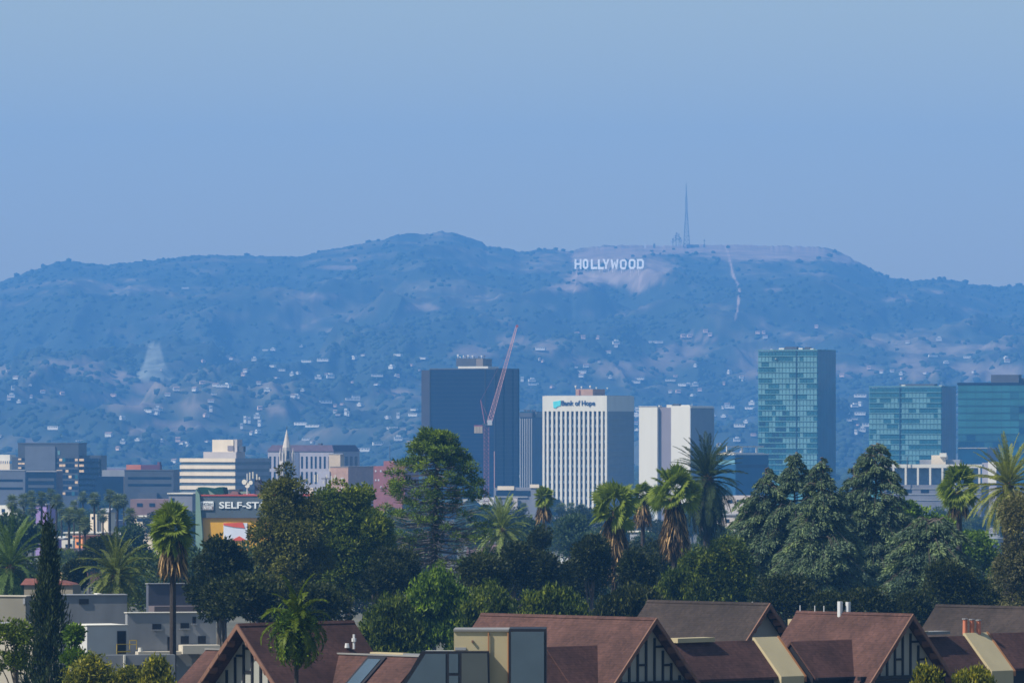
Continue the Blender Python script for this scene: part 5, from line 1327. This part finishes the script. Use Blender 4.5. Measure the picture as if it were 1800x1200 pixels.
bush(1640, 330, [(1605, 1650, 1172, 1230)], 'small yellow green shrub top before the right gable', L_yg, 60, vertical=True, clump=.35, ln=.25)
bush(1712, 330, [(1670, 1755, 1178, 1230)], 'yellow green shrub top at the bottom right', L_yg, 80, vertical=True, clump=.35, ln=.25)

# infill row of dark trees far enough back to close the gaps
ti = [(560, 900), (640, 880), (720, 1050), (900, 880), (990, 860), (1060, 900), (1130, 950), (1290, 880), (450, 860), (395, 900), (1180, 880), (1350, 820), (1450, 830), (1560, 860), (1650, 870), (1740, 880), (1800, 860), (60, 860), (0, 850), (250, 850), (320, 840)]
proto_t = []
for i, (px, D) in enumerate(ti):
    if i < 3:
        h = 16; e = [(0, 0, 10.5, 5.5, 4.5, 4.0), (2.5, 0, 8, 4, 4, 3.5), (-3, 0, 8.5, 3.5, 4, 3.5)]
        t = empty('infill_tree', (0, 0, 0)); link('trunk', limbs(.3, 11, e), t)
        link('crown', crown_mesh('crown', (L_dk, L_gr, L_hz)[i], e, 1.3, 90, 90, .5, .3), t); proto_t.append(t)
    else: t = copy_tree(proto_t[i % 3])
    t.location = ((px-900)*K*D, D, gz(D)-rnd.uniform(0, 3)); t.rotation_euler = (0, 0, rnd.uniform(0, 6))
    tag(t, 'dark tree filling the gaps behind the near row of trees', 'tree', 'dark trees behind the near row')
# hazy trees on the flats
for i in range(190):
    D = rnd.uniform(1100, 3300); px = rnd.uniform(-60, 1860)
    if 320 < px < 600 and D < 1600: D += 900
    if 940 < px < 1260 and D > 3000: D -= 800
    if 850 < px < 950 and D>2400: D -= 900
    if px < 300 and D < 1900 and rnd.random() < .6: continue
    t = copy_tree(proto_t[i % 3]); s_ = rnd.uniform(.6, 1.0)*(1 if D > 1600 else .8)
    t.location = ((px-900)*K*D, D, gz(D)); t.rotation_euler = (0, 0, rnd.uniform(0, 6)); t.scale = (s_*1.1, s_*1.1, s_)
    tag(t, 'hazy blue green street tree among the low buildings of the flats', 'tree', 'hazy trees of the city flats')
# ================================================================ apartments at the left
wgrey = mat('pale_grey_render', (0.19, 0.20, 0.215), var=0.22, scale=.5, streak=.3)
wpale = mat('pale_warm_render', (0.45, 0.41, 0.34), var=0.1, scale=.5)
blackm = mat('black_opening', (0.012, 0.013, 0.018), rough=.4, var=.2)
yrail = mat('yellow_rail', (0.55, 0.38, 0.05), var=.1)
b = Bld('apartment_block', 'upper grey flat roofed block with a dark vent, left of the low date palm', 98, 106, 222, 612, 78)
b.part('wall', MB().box(-b.w1, 0, 0, b.w2, 0, b.Z(1046)), wgrey)
b.part('coping', MB().box(-b.w1-.1, .12, -.1, b.w2+.05, b.Z(1046), b.Z(1044.6)), greyc)
b.part('vent', MB().box(.001, .1, b.Y(138.5), b.Y(155), b.Z(1061), b.Z(1052)), blackm)
b.part('parapet_cap', MB().box(-b.w1, 0, b.Y(170), b.Y(178), b.Z(1044.6)+.001, b.Z(1043)), white)
b = Bld('apartment_block', 'white lower block with a tall dark doorway and a sunlit left end', 118, 153, 223, 590, 66)
b.part('wall', MB().box(-b.w1, 0, 0, b.w2, 0, b.Z(1099)), mat('white_render', (0.42, 0.42, 0.42), var=0.08, scale=.5))
b.part('coping', MB().box(-b.w1-.1, .08, -.1, b.w2+.05, b.Z(1099), b.Z(1098)), white)
b.part('door', MB().box(.001, .06, b.Y(204.5), b.Y(219.5), b.Z(1149), b.Z(1109)), blackm)
st = MB()
b.part('railing', MB().box(.5, .56, b.Y(200), b.Y(224), b.Z(1132.5), b.Z(1131.5)).box(.5, .56, b.Y(200), b.Y(224), b.Z(1146), b.Z(1144)).box(.5, .56, b.Y(200), b.Y(201), b.Z(1149), b.Z(1131)), yrail)
b = Bld('apartment_block', 'long grey block with five dark windows behind the slender palm trunk', 219, 224, 378, 600, 76)
b.part('wall', MB().box(-b.w1, 0, 0, b.w2, 0, b.Z(1077)), wgrey)
b.part('coping', MB().box(-b.w1-.1, .12, -.1, b.w2+.05, b.Z(1077), b.Z(1075.8)), white)
for (a, c, t, u) in ((267, 282.5, 1096, 1106), (316, 331, 1095, 1104.5), (293.5, 302, 1119, 1144), (316.5, 330.5, 1118, 1132), (346.5, 360, 1118, 1132), (337, 343, 1084, 1096)):
    w_ = b.part('window', MB().box(.001, .05, b.Y(a), b.Y(c), b.Z(u), b.Z(t)), blackm)
    b.part('sill', MB().box(.051, .16, b.Y(a)-.1, b.Y(c)+.1, b.Z(u)-.12, b.Z(u)), wgrey, parent=w_)
b.part('railing', MB().box(.9, .96, b.Y(224), b.Y(237), b.Z(1125), b.Z(1123.6)).box(.9, .96, b.Y(224), b.Y(237), b.Z(1132), b.Z(1131)).box(.9, .96, b.Y(236), b.Y(237), b.Z(1140), b.Z(1123.6)).box(.9, .96, b.Y(224), b.Y(225), b.Z(1140), b.Z(1123.6)), yrail)
b.part('ledge', MB().box(.17, 2.2, b.Y(312), b.Y(378), b.Z(1148), b.Z(1133)), wpale)
b.part('ledge', MB().box(.17, 1.6, b.Y(237), b.Y(311.5), b.Z(1150), b.Z(1144)), wpale)
b.part('tank', MB().tube((1.2, b.Y(242), b.Z(1150)), (1.2, b.Y(242), b.Z(1137)), .22, .18, 8), white)
b = Bld('apartment_block', 'dark walled block above the long grey one, behind the palm trunk', 256, 261, 345, 640, 74)
b.part('wall', MB().box(-b.w1, 0, 0, b.w2, 0, b.Z(1026)), mat('charcoal_render', (0.07, 0.08, 0.11), var=.15)); b.part('coping', MB().box(-b.w1-.1, .1, -.1, b.w2, b.Z(1026), b.Z(1024.8)), greyc)
b.part('lower_wall', MB().box(.01, 2.5, 0, b.w2, 0, b.Z(1064)), mat('plum_render', (0.12, 0.10, 0.11), var=.15))
b = Bld('apartment_block', 'pale beige flat parapet at the far left edge behind the cypress', -90, 45, 56, 600, 18)
b.part('wall', MB().box(-b.w1, 0, 0, b.w2, 0, b.Z(1048)), mat('dim_beige', (0.19, 0.18, 0.15), var=.2)); b.part('coping', MB().box(-b.w1-.1, .1, -.1, b.w2, b.Z(1048), b.Z(1046.5)), wpale)
b.part('vent', MB().box(b.X(41), b.X(44.5), -.1, -.001, b.Z(1061), b.Z(1051)), greyc)
b = Bld('garden_wall', 'cream wall glimpsed through the sparse young tree at the left edge', -60, 60, 75, 520, 14)
b.part('wall', MB().box(-b.w1, 0, 0, b.w2, 0, b.Z(1096)), wpale); b.part('coping', MB().box(-b.w1-.1, .1, -.1, b.w2, b.Z(1096), b.Z(1094.5)), greyc)
b = Bld('stucco_house', 'beige stucco house with a red tiled roof behind the cypress', 40, 128, 140, 690, 20)
b.part('wall', MB().box(-b.w1, 0, 0, b.w2, 0, b.Z(1027)), mat('beige_stucco', (0.20, 0.18, 0.145), var=.15))
b.part('roof', MB().prism([(-b.w1-.3, -.3, b.Z(1028)), (-b.w1-.3, b.w2, b.Z(1028)), (-b.w1-.3, b.w2/2, b.Z(1017))], (b.w1*.38, 0, 0)), mat('red_roof_tile', (0.15, 0.055, 0.045), var=.25, scale=3))
b.part('roof', MB().prism([(-b.w1*.52, -.3, b.Z(1027.5)), (0, -.3, b.Z(1027.5)), (-.4, -.2, b.Z(1024.5)), (-b.w1*.3, -.2, b.Z(1020))], (0, b.w2, 0)), mat('red_roof_tile', None))
b = Bld('garden_wall', 'low blue grey wall with a dark window above the yellow green bushes', 146, 150, 306, 500, 76)
b.part('wall', MB().box(-b.w1, 0, 0, b.w2, 0, b.Z(1151)), wgrey)
b.part('window', MB().box(.001, .05, b.Y(223), b.Y(249), b.Z(1183), b.Z(1169)), blackm)
b.part('gate_post', MB().box(.001, .2, b.Y(216), b.Y(219), b.Z(1200), b.Z(1151)), white)

# ================================================================ town houses in the foreground
shing = bpy.data.materials.new('brown_shingle'); shing.use_nodes = True
t_ = shing.node_tree; bs = t_.nodes['Principled BSDF']; bs.inputs['Roughness'].default_value = .85; bs.inputs['Specular IOR Level'].default_value = .25
ge = t_.nodes.new('ShaderNodeNewGeometry'); sep = t_.nodes.new('ShaderNodeSeparateXYZ'); t_.links.new(ge.outputs['Position'], sep.inputs[0])
vo = t_.nodes.new('ShaderNodeTexVoronoi'); vo.inputs['Scale'].default_value = 4.5; t_.links.new(ge.outputs['Position'], vo.inputs['Vector'])
no = t_.nodes.new('ShaderNodeTexNoise'); no.inputs['Scale'].default_value = .35; no.inputs['Detail'].default_value = 8; t_.links.new(ge.outputs['Position'], no.inputs['Vector'])
m1 = t_.nodes.new('ShaderNodeMath'); m1.operation = 'MULTIPLY'; m1.inputs[1].default_value = 7.2; t_.links.new(sep.outputs['Z'], m1.inputs[0])
m2 = t_.nodes.new('ShaderNodeMath'); m2.operation = 'FRACT'; t_.links.new(m1.outputs[0], m2.inputs[0])
r1_ = t_.nodes.new('ShaderNodeMapRange'); r1_.inputs['To Min'].default_value = .80; r1_.inputs['To Max'].default_value = 1.05; t_.links.new(m2.outputs[0], r1_.inputs[0])
r2_ = t_.nodes.new('ShaderNodeMapRange'); r2_.inputs['From Min'].default_value = .3; r2_.inputs['From Max'].default_value = .7; r2_.inputs['To Min'].default_value = .6; r2_.inputs['To Max'].default_value = 1.35; t_.links.new(no.outputs['Fac'], r2_.inputs[0])
sc1 = t_.nodes.new('ShaderNodeSeparateColor'); t_.links.new(vo.outputs['Color'], sc1.inputs[0])
r3_ = t_.nodes.new('ShaderNodeMapRange'); r3_.inputs['To Min'].default_value = .8; r3_.inputs['To Max'].default_value = 1.2; t_.links.new(sc1.outputs[0], r3_.inputs[0])
ma = t_.nodes.new('ShaderNodeMath'); ma.operation = 'MULTIPLY'; t_.links.new(r1_.outputs[0], ma.inputs[0]); t_.links.new(r2_.outputs[0], ma.inputs[1])
mb_ = t_.nodes.new('ShaderNodeMath'); mb_.operation = 'MULTIPLY'; t_.links.new(ma.outputs[0], mb_.inputs[0]); t_.links.new(r3_.outputs[0], mb_.inputs[1])
vs_ = t_.nodes.new('ShaderNodeVectorMath'); vs_.operation = 'SCALE'; vs_.inputs[0].default_value = (0.070, 0.034, 0.028); t_.links.new(mb_.outputs[0], vs_.inputs['Scale'])
t_.links.new(vs_.outputs[0], bs.inputs['Base Color'])
bp_ = t_.nodes.new('ShaderNodeBump'); bp_.inputs['Strength'].default_value = .4; bp_.inputs['Distance'].default_value = .05; t_.links.new(mb_.outputs[0], bp_.inputs['Height']); t_.links.new(bp_.outputs[0], bs.inputs['Normal'])
plast = mat('pale_plaster', (0.28, 0.285, 0.265), var=.08, scale=1, streak=.4)
beige = mat('beige_stucco_bright', (0.40, 0.34, 0.21), var=.10, scale=.6, streak=.4)
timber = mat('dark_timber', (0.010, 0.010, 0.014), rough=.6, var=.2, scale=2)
rake_m = mat('rake_board_brown', (0.16, 0.085, 0.06), var=.15, scale=2)
copper = mat('copper_flashing', (0.30, 0.14, 0.06), var=.15)
skyg = mat('skylight_glass', (0.055, 0.085, 0.115), rough=.25, var=.12, scale=.5, spec=.5)
greyg = mat('grey_glass', (0.055, 0.065, 0.065), rough=.4, var=.12, scale=.5, spec=.5)  # greyer tone for the right-hand pane
TAN = 1.05
def slab(pts, th=.16): return MB().prism(pts, (0, 0, -th))

class TH(Bld):
    pass
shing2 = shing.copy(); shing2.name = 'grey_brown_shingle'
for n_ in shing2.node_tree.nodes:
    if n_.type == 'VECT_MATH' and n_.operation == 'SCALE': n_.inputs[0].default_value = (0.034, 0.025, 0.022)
def townhouse(label, p, q, D, L, hw, wing=None, roofm=None, timbers=True, facing=2, wallm=None, hide_wall=False):
    """gabled block: peak at (p,q); facing 2: gable looks right-front, ridge runs back-left; facing 1: gable looks left-front, ridge runs back-right"""
    b = TH('townhouse', label, p-10, p, p+10, D, 45)
    zr = b.Z(q); ze = zr-hw*TAN; oh = .85 if facing == 2 else 1.2
    if facing == 2:
        A = lambda a, s, z: (a, s, z)          # a along the ridge (0 at gable, negative back), s sideways
    else:
        A = lambda a, s, z: (s, -a, z)
    def q4(a0, a1, s0, z0, s1, z1): return [A(a0, s0, z0), A(a1, s0, z0), A(a1, s1, z1), A(a0, s1, z1)]
    for sg in (-1, 1):
        b.part('roof_slope', slab(q4(oh, -L, 0, zr, sg*(hw+.4), zr-(hw+.4)*TAN)), roofm or shing)
        mb = MB().prism([A(oh+.02, 0, zr+.05), A(oh+.02, sg*(hw+.4), zr-(hw+.4)*TAN+.05), A(oh+.02, sg*(hw+.4), zr-(hw+.4)*TAN-.28), A(oh+.02, 0, zr-.30)], Vector(A(.1, 0, 0)))
        rb = b.part('rake_board', mb, rake_m)
        nn = 6
        for i in range(1, nn):
            s = sg*hw*i/nn*1.0; z = zr-abs(s)*TAN
            b.part('rafter_end', MB().prism([A(oh-.5, s, z-.17), A(oh+.16, s, z-.17), A(oh+.16, s, z-.34), A(oh-.5, s, z-.42)], Vector(A(0, sg*.16, -.16*TAN))), rake_m, parent=rb)
    b.part('ridge_cap', MB().prism([A(oh, -.16, zr-.1), A(oh, 0, zr+.07), A(oh, .16, zr-.1)], Vector(A(-L-oh, 0, 0))), roofm or shing)
    wm = wallm or plast
    g = MB().prism([A(0, -hw+.15, 0), A(0, hw-.15, 0), A(0, hw-.15, ze+.0), A(0, 0, zr-.2), A(0, -hw+.15, ze+.0)], Vector(A(-L+.3, 0, 0)))
    b.part('wall', g, wm)
    if timbers:
        y1 = 0.6
        for s in (-2.25, -1.5, -.75, 0, .75, 1.5, 2.25, 3.0, -3.0):
            top = zr-.35-abs(s)*TAN-.1
            bot = zr-3.9
            if top-bot < .3: continue
            b.part('timber', MB().prism([A(.001, s-.075, bot), A(.09, s-.075, bot), A(.09, s-.075, top), A(.001, s-.075, top)], Vector(A(0, .15, 0))), timber)
        for (s0, s1, z) in ((-.72, -.08, zr-1.55), (-.72, -.08, zr-2.95), (.83, 1.55, zr-1.85), (1.58, 2.2, zr-3.0), (-1.42, -.83, zr-2.0)):
            b.part('timber', MB().prism([A(.001, s0, z), A(.085, s0, z), A(.085, s1, z), A(.001, s1, z)], (0, 0, .14)), timber)
        b.part('beam', MB().prism([A(.001, -hw+.2, zr-4.15), A(.3, -hw+.2, zr-4.15), A(.3, hw-.2, zr-4.15), A(.001, hw-.2, zr-4.15)], (0, 0, .25)), timber)
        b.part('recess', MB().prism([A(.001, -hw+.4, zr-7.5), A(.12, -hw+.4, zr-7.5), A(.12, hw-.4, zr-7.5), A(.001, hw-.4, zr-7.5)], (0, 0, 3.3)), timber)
    return b, A, zr
def wing(b, zw, xw, y0, y1, run=2.15, run_l=3.2, endwall=True):
    """lower cross wing whose ridge runs along local y"""
    b.part('wing_roof', slab([(xw, y0, zw), (xw, y1, zw), (xw+run, y1, zw-run*TAN), (xw+run, y0, zw-run*TAN)]), shing)
    b.part('wing_roof', slab([(xw, y0, zw), (xw, y1, zw), (xw-run, y1, zw-run*TAN), (xw-run, y0, zw-run*TAN)]), shing)
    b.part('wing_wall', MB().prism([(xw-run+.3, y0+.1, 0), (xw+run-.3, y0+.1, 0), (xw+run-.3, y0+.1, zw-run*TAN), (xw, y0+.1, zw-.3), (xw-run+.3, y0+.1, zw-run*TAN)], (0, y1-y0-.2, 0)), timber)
    if endwall:
        w_ = 2.15; T2 = TAN
        mb = MB().prism([(xw-.1, y1+.01, 0), (xw+run+.25, y1+.01, 0), (xw+run+.25, y1+.01, zw+.22-(run+.2)*T2), (xw+.05, y1+.01, zw+.18), (xw-.1, y1+.01, zw+.18)], (0, w_, 0))
        o = b.part('party_wall', mb, beige)
        b.part('flashing', MB().prism([(xw+.05, y1+w_+.011, zw+.24), (xw+run+.3, y1+w_+.011, zw+.24-(run+.25)*T2), (xw+run+.3, y1+w_+.011, zw-.1-(run+.25)*T2), (xw+.05, y1+w_+.011, zw-.1)], (0, .18, 0)), copper, parent=o)

kf = K*415
# middle house (gable right of centre)
b, A, zr = townhouse('brown roofed house with dark timbered gable below the first skirted palm', 1135, 1086, 415, 14.5, 4.7, facing=2)
zw = b.Z(1134)
wing(b, zw, -2.6, -6.2+0.0, 12.6)
wing(b, b.Z(1137), -2.6, -9.5, -6.19, run=2.6, endwall=False)
b.part('wing_step', MB().box(-3.2, -2.2, 5.2, 8.6, zw+.0, zw+.28), beige)
# right house
b, A, zr = townhouse('brown roofed house with timbered gable at the right, twin grey flue on its ridge', 1586, 1079, 430, 9.2, 4.5, facing=2)
wing(b, b.Z(1124), -2.95, -7.4, 9.4)
b.part('flue', MB().tube((-5.3, -.1, zr-.4), (-5.3, -.1, b.Z(1059)), .17, .17, 8), steel)
b.part('flue', MB().tube((-5.0, .35, zr-.6), (-5.0, .35, b.Z(1060)), .16, .16, 8), steel)
b.part('gutter', MB().box(-2.95+2.1, -2.95+2.3, -7.3, 9.4, b.Z(1124)-2.4, b.Z(1124)-2.26), timber)
for dx in (-6.8, -7.6, -8.9): b.part('vent_pipe', MB().tube((dx, 0, zr-.2), (dx, 0, zr+.42), .035, .035, 5), steel)
b.part('wing_step', MB().box(-3.6, -2.4, 1.5, 7.4, b.Z(1119.5)+0, b.Z(1114)), mat('grey_parapet', (0.2, 0.2, 0.2)))
b.part('wing_step', MB().box(-3.55, -2.35, 3.9, 5.2, b.Z(1114)+.001, b.Z(1113)), beige)
for i, dy in enumerate((9.9, 10.35, 10.8)):
    o = b.part('chimney_pot', MB().tube((-3.3+.2*i, dy, b.Z(1122)), (-3.3+.2*i, dy, b.Z(1095+i*1.2)), .16, .14, 8), orange)
    b.part('pot_rim', MB().tube((-3.3+.2*i, dy, b.Z(1095+i*1.2)), (-3.3+.2*i, dy, b.Z(1093.4+i*1.2)), .2, .2, 8), greyc, parent=o)
wing(b, b.Z(1121), -2.95, 11.8, 24, endwall=False)
# small back gable between them
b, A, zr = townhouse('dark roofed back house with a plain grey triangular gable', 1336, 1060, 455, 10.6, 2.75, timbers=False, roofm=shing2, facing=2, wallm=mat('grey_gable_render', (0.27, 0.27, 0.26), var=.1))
b.part('side_wall', MB().box(-.2, 1.2, 3.0, 6.2, 0, b.Z(1089)), beige)
b.part('vent_pipe', MB().tube((-.9, .2, zr-.4), (-.9, .2, zr+.1), .05, .05, 5), steel)
for i in (0, 1): b.part('chimney_pot', MB().tube((1.3+.3*i, 5.6, b.Z(1126)), (1.3+.3*i, 5.6, b.Z(1114)), .17, .15, 8), orange)
# right back roof
b, A, zr = townhouse('dull brown back roof at the right edge behind the orange chimney pots', 1905, 1069, 460, 13.5, 4.6, timbers=False, roofm=shing2, facing=2)
# left house, gable looking left-front
b, A, zr = townhouse('brown roofed house with sunlit rake boards and timbered gable at the left', 444, 1096, 402, 8.4, 4.7, facing=1)
bl = b
b.part('vent_pipe', MB().tube((1.9, 6.6, b.Z(1143)), (1.9, 6.6, b.Z(1117)), .07, .07, 6).tube((1.9, 6.6, b.Z(1130)), (1.9, 6.6, b.Z(1124)), .14, .14, 6), steel)
b.part('vent_dome', MB().tube((1.5, 6.4, b.Z(1141)), (1.5, 6.4, b.Z(1133)), .16, .12, 7), steel)
# front roof of the left house and the low roof row that carries the skylights (slope faces left-front)
b = TH('townhouse', 'low brown roof row with a skylight between left gable and beige wall', 352, 362, 372, 413, 45)
zf = b.Z(1141)
def nx_(px): return (px-362)*K*413/(.70711*(1+(px-900)*K))    # local x of a ridge point seen at this px (y=0)
x0, x1 = nx_(362), nx_(742)
b.part('roof_slope', slab([(x0, 0, zf), (x1, 0, zf), (x1, -5.2, zf-5.2*TAN*.78), (x0, -5.2, zf-5.2*TAN*.78)]), shing)
b.part('back_slope', slab([(x0, 0, zf), (x1, 0, zf), (x1, 4, zf-4*TAN), (x0, 4, zf-4*TAN)]), shing)
b.part('ridge_cap', MB().box(x0, x1, -.12, .12, zf, zf+.09), mat('grey_parapet', None))
b.part('wall', MB().prism([(x0+.3, -5, 0), (x0+.3, 3.8, 0), (x0+.3, 3.8, zf-4.2), (x0+.3, 0, zf-.3), (x0+.3, -5, zf-4.4)], (x1-x0-.6, 0, 0)), plast)
# skylight lying on the slope
sl_ = .78*TAN
def on_slope(px, r): x = nx_(px)+0; return (x, -r, zf-r*sl_)
def lift(p, h): return (p[0], p[1]-.5*h, p[2]+.8*h)
def strip(pa, pb, r0, r1, h, m, nm, parent=None, th=.05):
    q = [lift(on_slope(pa, r0), h), lift(on_slope(pb, r0), h), lift(on_slope(pb, r1), h), lift(on_slope(pa, r1), h)]
    return b.part(nm, MB().prism(q, (0, -.02, -th)), m, parent=parent)
sk = strip(652, 684, .15, 4.6, .12, timber, 'skylight', th=.2)
strip(657, 679, .4, 4.4, .17, skyg, 'pane', sk)
b.part('parapet', MB().box(nx_(644), nx_(702), .3, .8, zf, b.Z(1136)), beige)
b.part('parapet', MB().box(nx_(702)+.01, nx_(800), .3, .8, zf, b.Z(1136.6)), wgrey)  # same beige parapet; its unlit stretch is coloured grey
# flat roofed centre piece: beige walls, glazed room, tall blue window
b = TH('townhouse', 'beige walled flat topped house with dark framed glass room and tall blue window', 797, 893, 960, 397, 1)
zt_ = b.Z(1109)
b.part('wall', MB().box(b.X(798), b.X(893), 0, 4, 0, zt_), beige)
b.part('coping', MB().box(b.X(797), b.X(893)+.05, -.1, 4, zt_, b.Z(1105.5)), mat('grey_parapet', None))
for px in (859, 893.5): b.part('downpipe', MB().tube((b.X(px), -.09, 0), (b.X(px), -.09, b.Z(1111)), .05, .05, 6), copper)
b.part('vent', MB().box(b.X(800), b.X(819), -.06, -.001, b.Z(1142), b.Z(1137)), greyc)
b.part('lamp', MB().box(b.X(829), b.X(832), -.15, -.001, b.Z(1128.5), b.Z(1124.5)), rake_m)
# tall window box
wf = b.part('window', MB().box(b.X(895), b.X(960), -.5, 3.5, 0, b.Z(1104)), timber)
b.part('pane', MB().box(b.X(898.5), b.X(956.5), -.55, -.501, b.Z(1230), b.Z(1109)), skyg, parent=wf)
# glazed room with a sloping left side
gl = b.part('glass_room', MB().prism([(b.X(742), -.9, b.Z(1143)), (b.X(860), -.9, b.Z(1143)), (b.X(862), -.9, b.Z(1230)), (b.X(690), -.9, b.Z(1230))], (0, .85, 0)), timber)
for pts in ([(749, 1147.5), (784, 1147.5), (784, 1228), (697, 1228)], [(790, 1147.5), (806, 1147.5), (806, 1181), (790, 1181)], [(790, 1186), (806, 1186), (806, 1228), (790, 1228)], [(812, 1146.5), (857, 1146.5), (859, 1228), (812, 1228)]):
    b.part('pane', MB().prism([(b.X(a), -.93, b.Z(c)) for a, c in pts], (0, .029, 0)), greyg if pts[0][0] == 812 else skyg, parent=gl)
b.part('body', MB().box(b.X(745), b.X(797)-.01, 0, 4, 0, b.Z(1146)), plast)

# foreground king palm in front of the left gable
kp = date_palm(521, 372, 1105, 'small glossy palm in front of the left timbered house, its fronds hanging over the roof', 2.5, 40, m=leafmat('glossy_frond', (0.085, 0.12, 0.010), trans=.3), emin=-55, emax=88, tr=.12, boss=.3, drop=2.0, ll=.42, name='king_palm')
k = K*372
parts = []
for i in range(60):
    u = rng.random(); cpx = 520+rng.normal()*14; cpy = np.interp(u, [0, 1], [1085, 1150])
    c = np.array([(cpx-521)*k, rng.normal()*.4, Hh(cpy, 372)]); n = 60
    C = c+rng.normal(size=(n, 3))*np.array([.3, .3, .35]); Dd = rng.normal(size=(n, 3))*.5+np.array([0, 0, -.3+.8*(cpy < 1110)])
    parts.append(cards(C, Dd, rng.uniform(.2, .45, n), rng.uniform(.04, .09, n), (1+rng.normal()*.3)*rng.uniform(.5, 1.5, n), .1))
V, F, tt_ = merge(parts)
link('inner_leaves', np_mesh('inner_leaves', V, F, L_br, tint=tint3(np.clip(tt_, .3, 2.2), .6)), kp)
# ---------------------------------------------------------------- the air
hb = MB().box(-5600, 5600, -150, 14400, -8, 700)
hmz = bpy.data.materials.new('haze'); hmz.use_nodes = True
t_ = hmz.node_tree; t_.nodes.clear()
o_ = t_.nodes.new('ShaderNodeOutputMaterial'); v_ = t_.nodes.new('ShaderNodeVolumePrincipled')
v_.inputs['Color'].default_value = (*HAZE_COL, 1); v_.inputs['Density'].default_value = HAZE_DENS
v_.inputs['Anisotropy'].default_value = 0.0
t_.links.new(v_.outputs[0], o_.inputs['Volume'])
hz = link('haze', hb.mesh('haze', hmz)); tag(hz, 'pale blue summer haze filling the basin', kind='stuff')
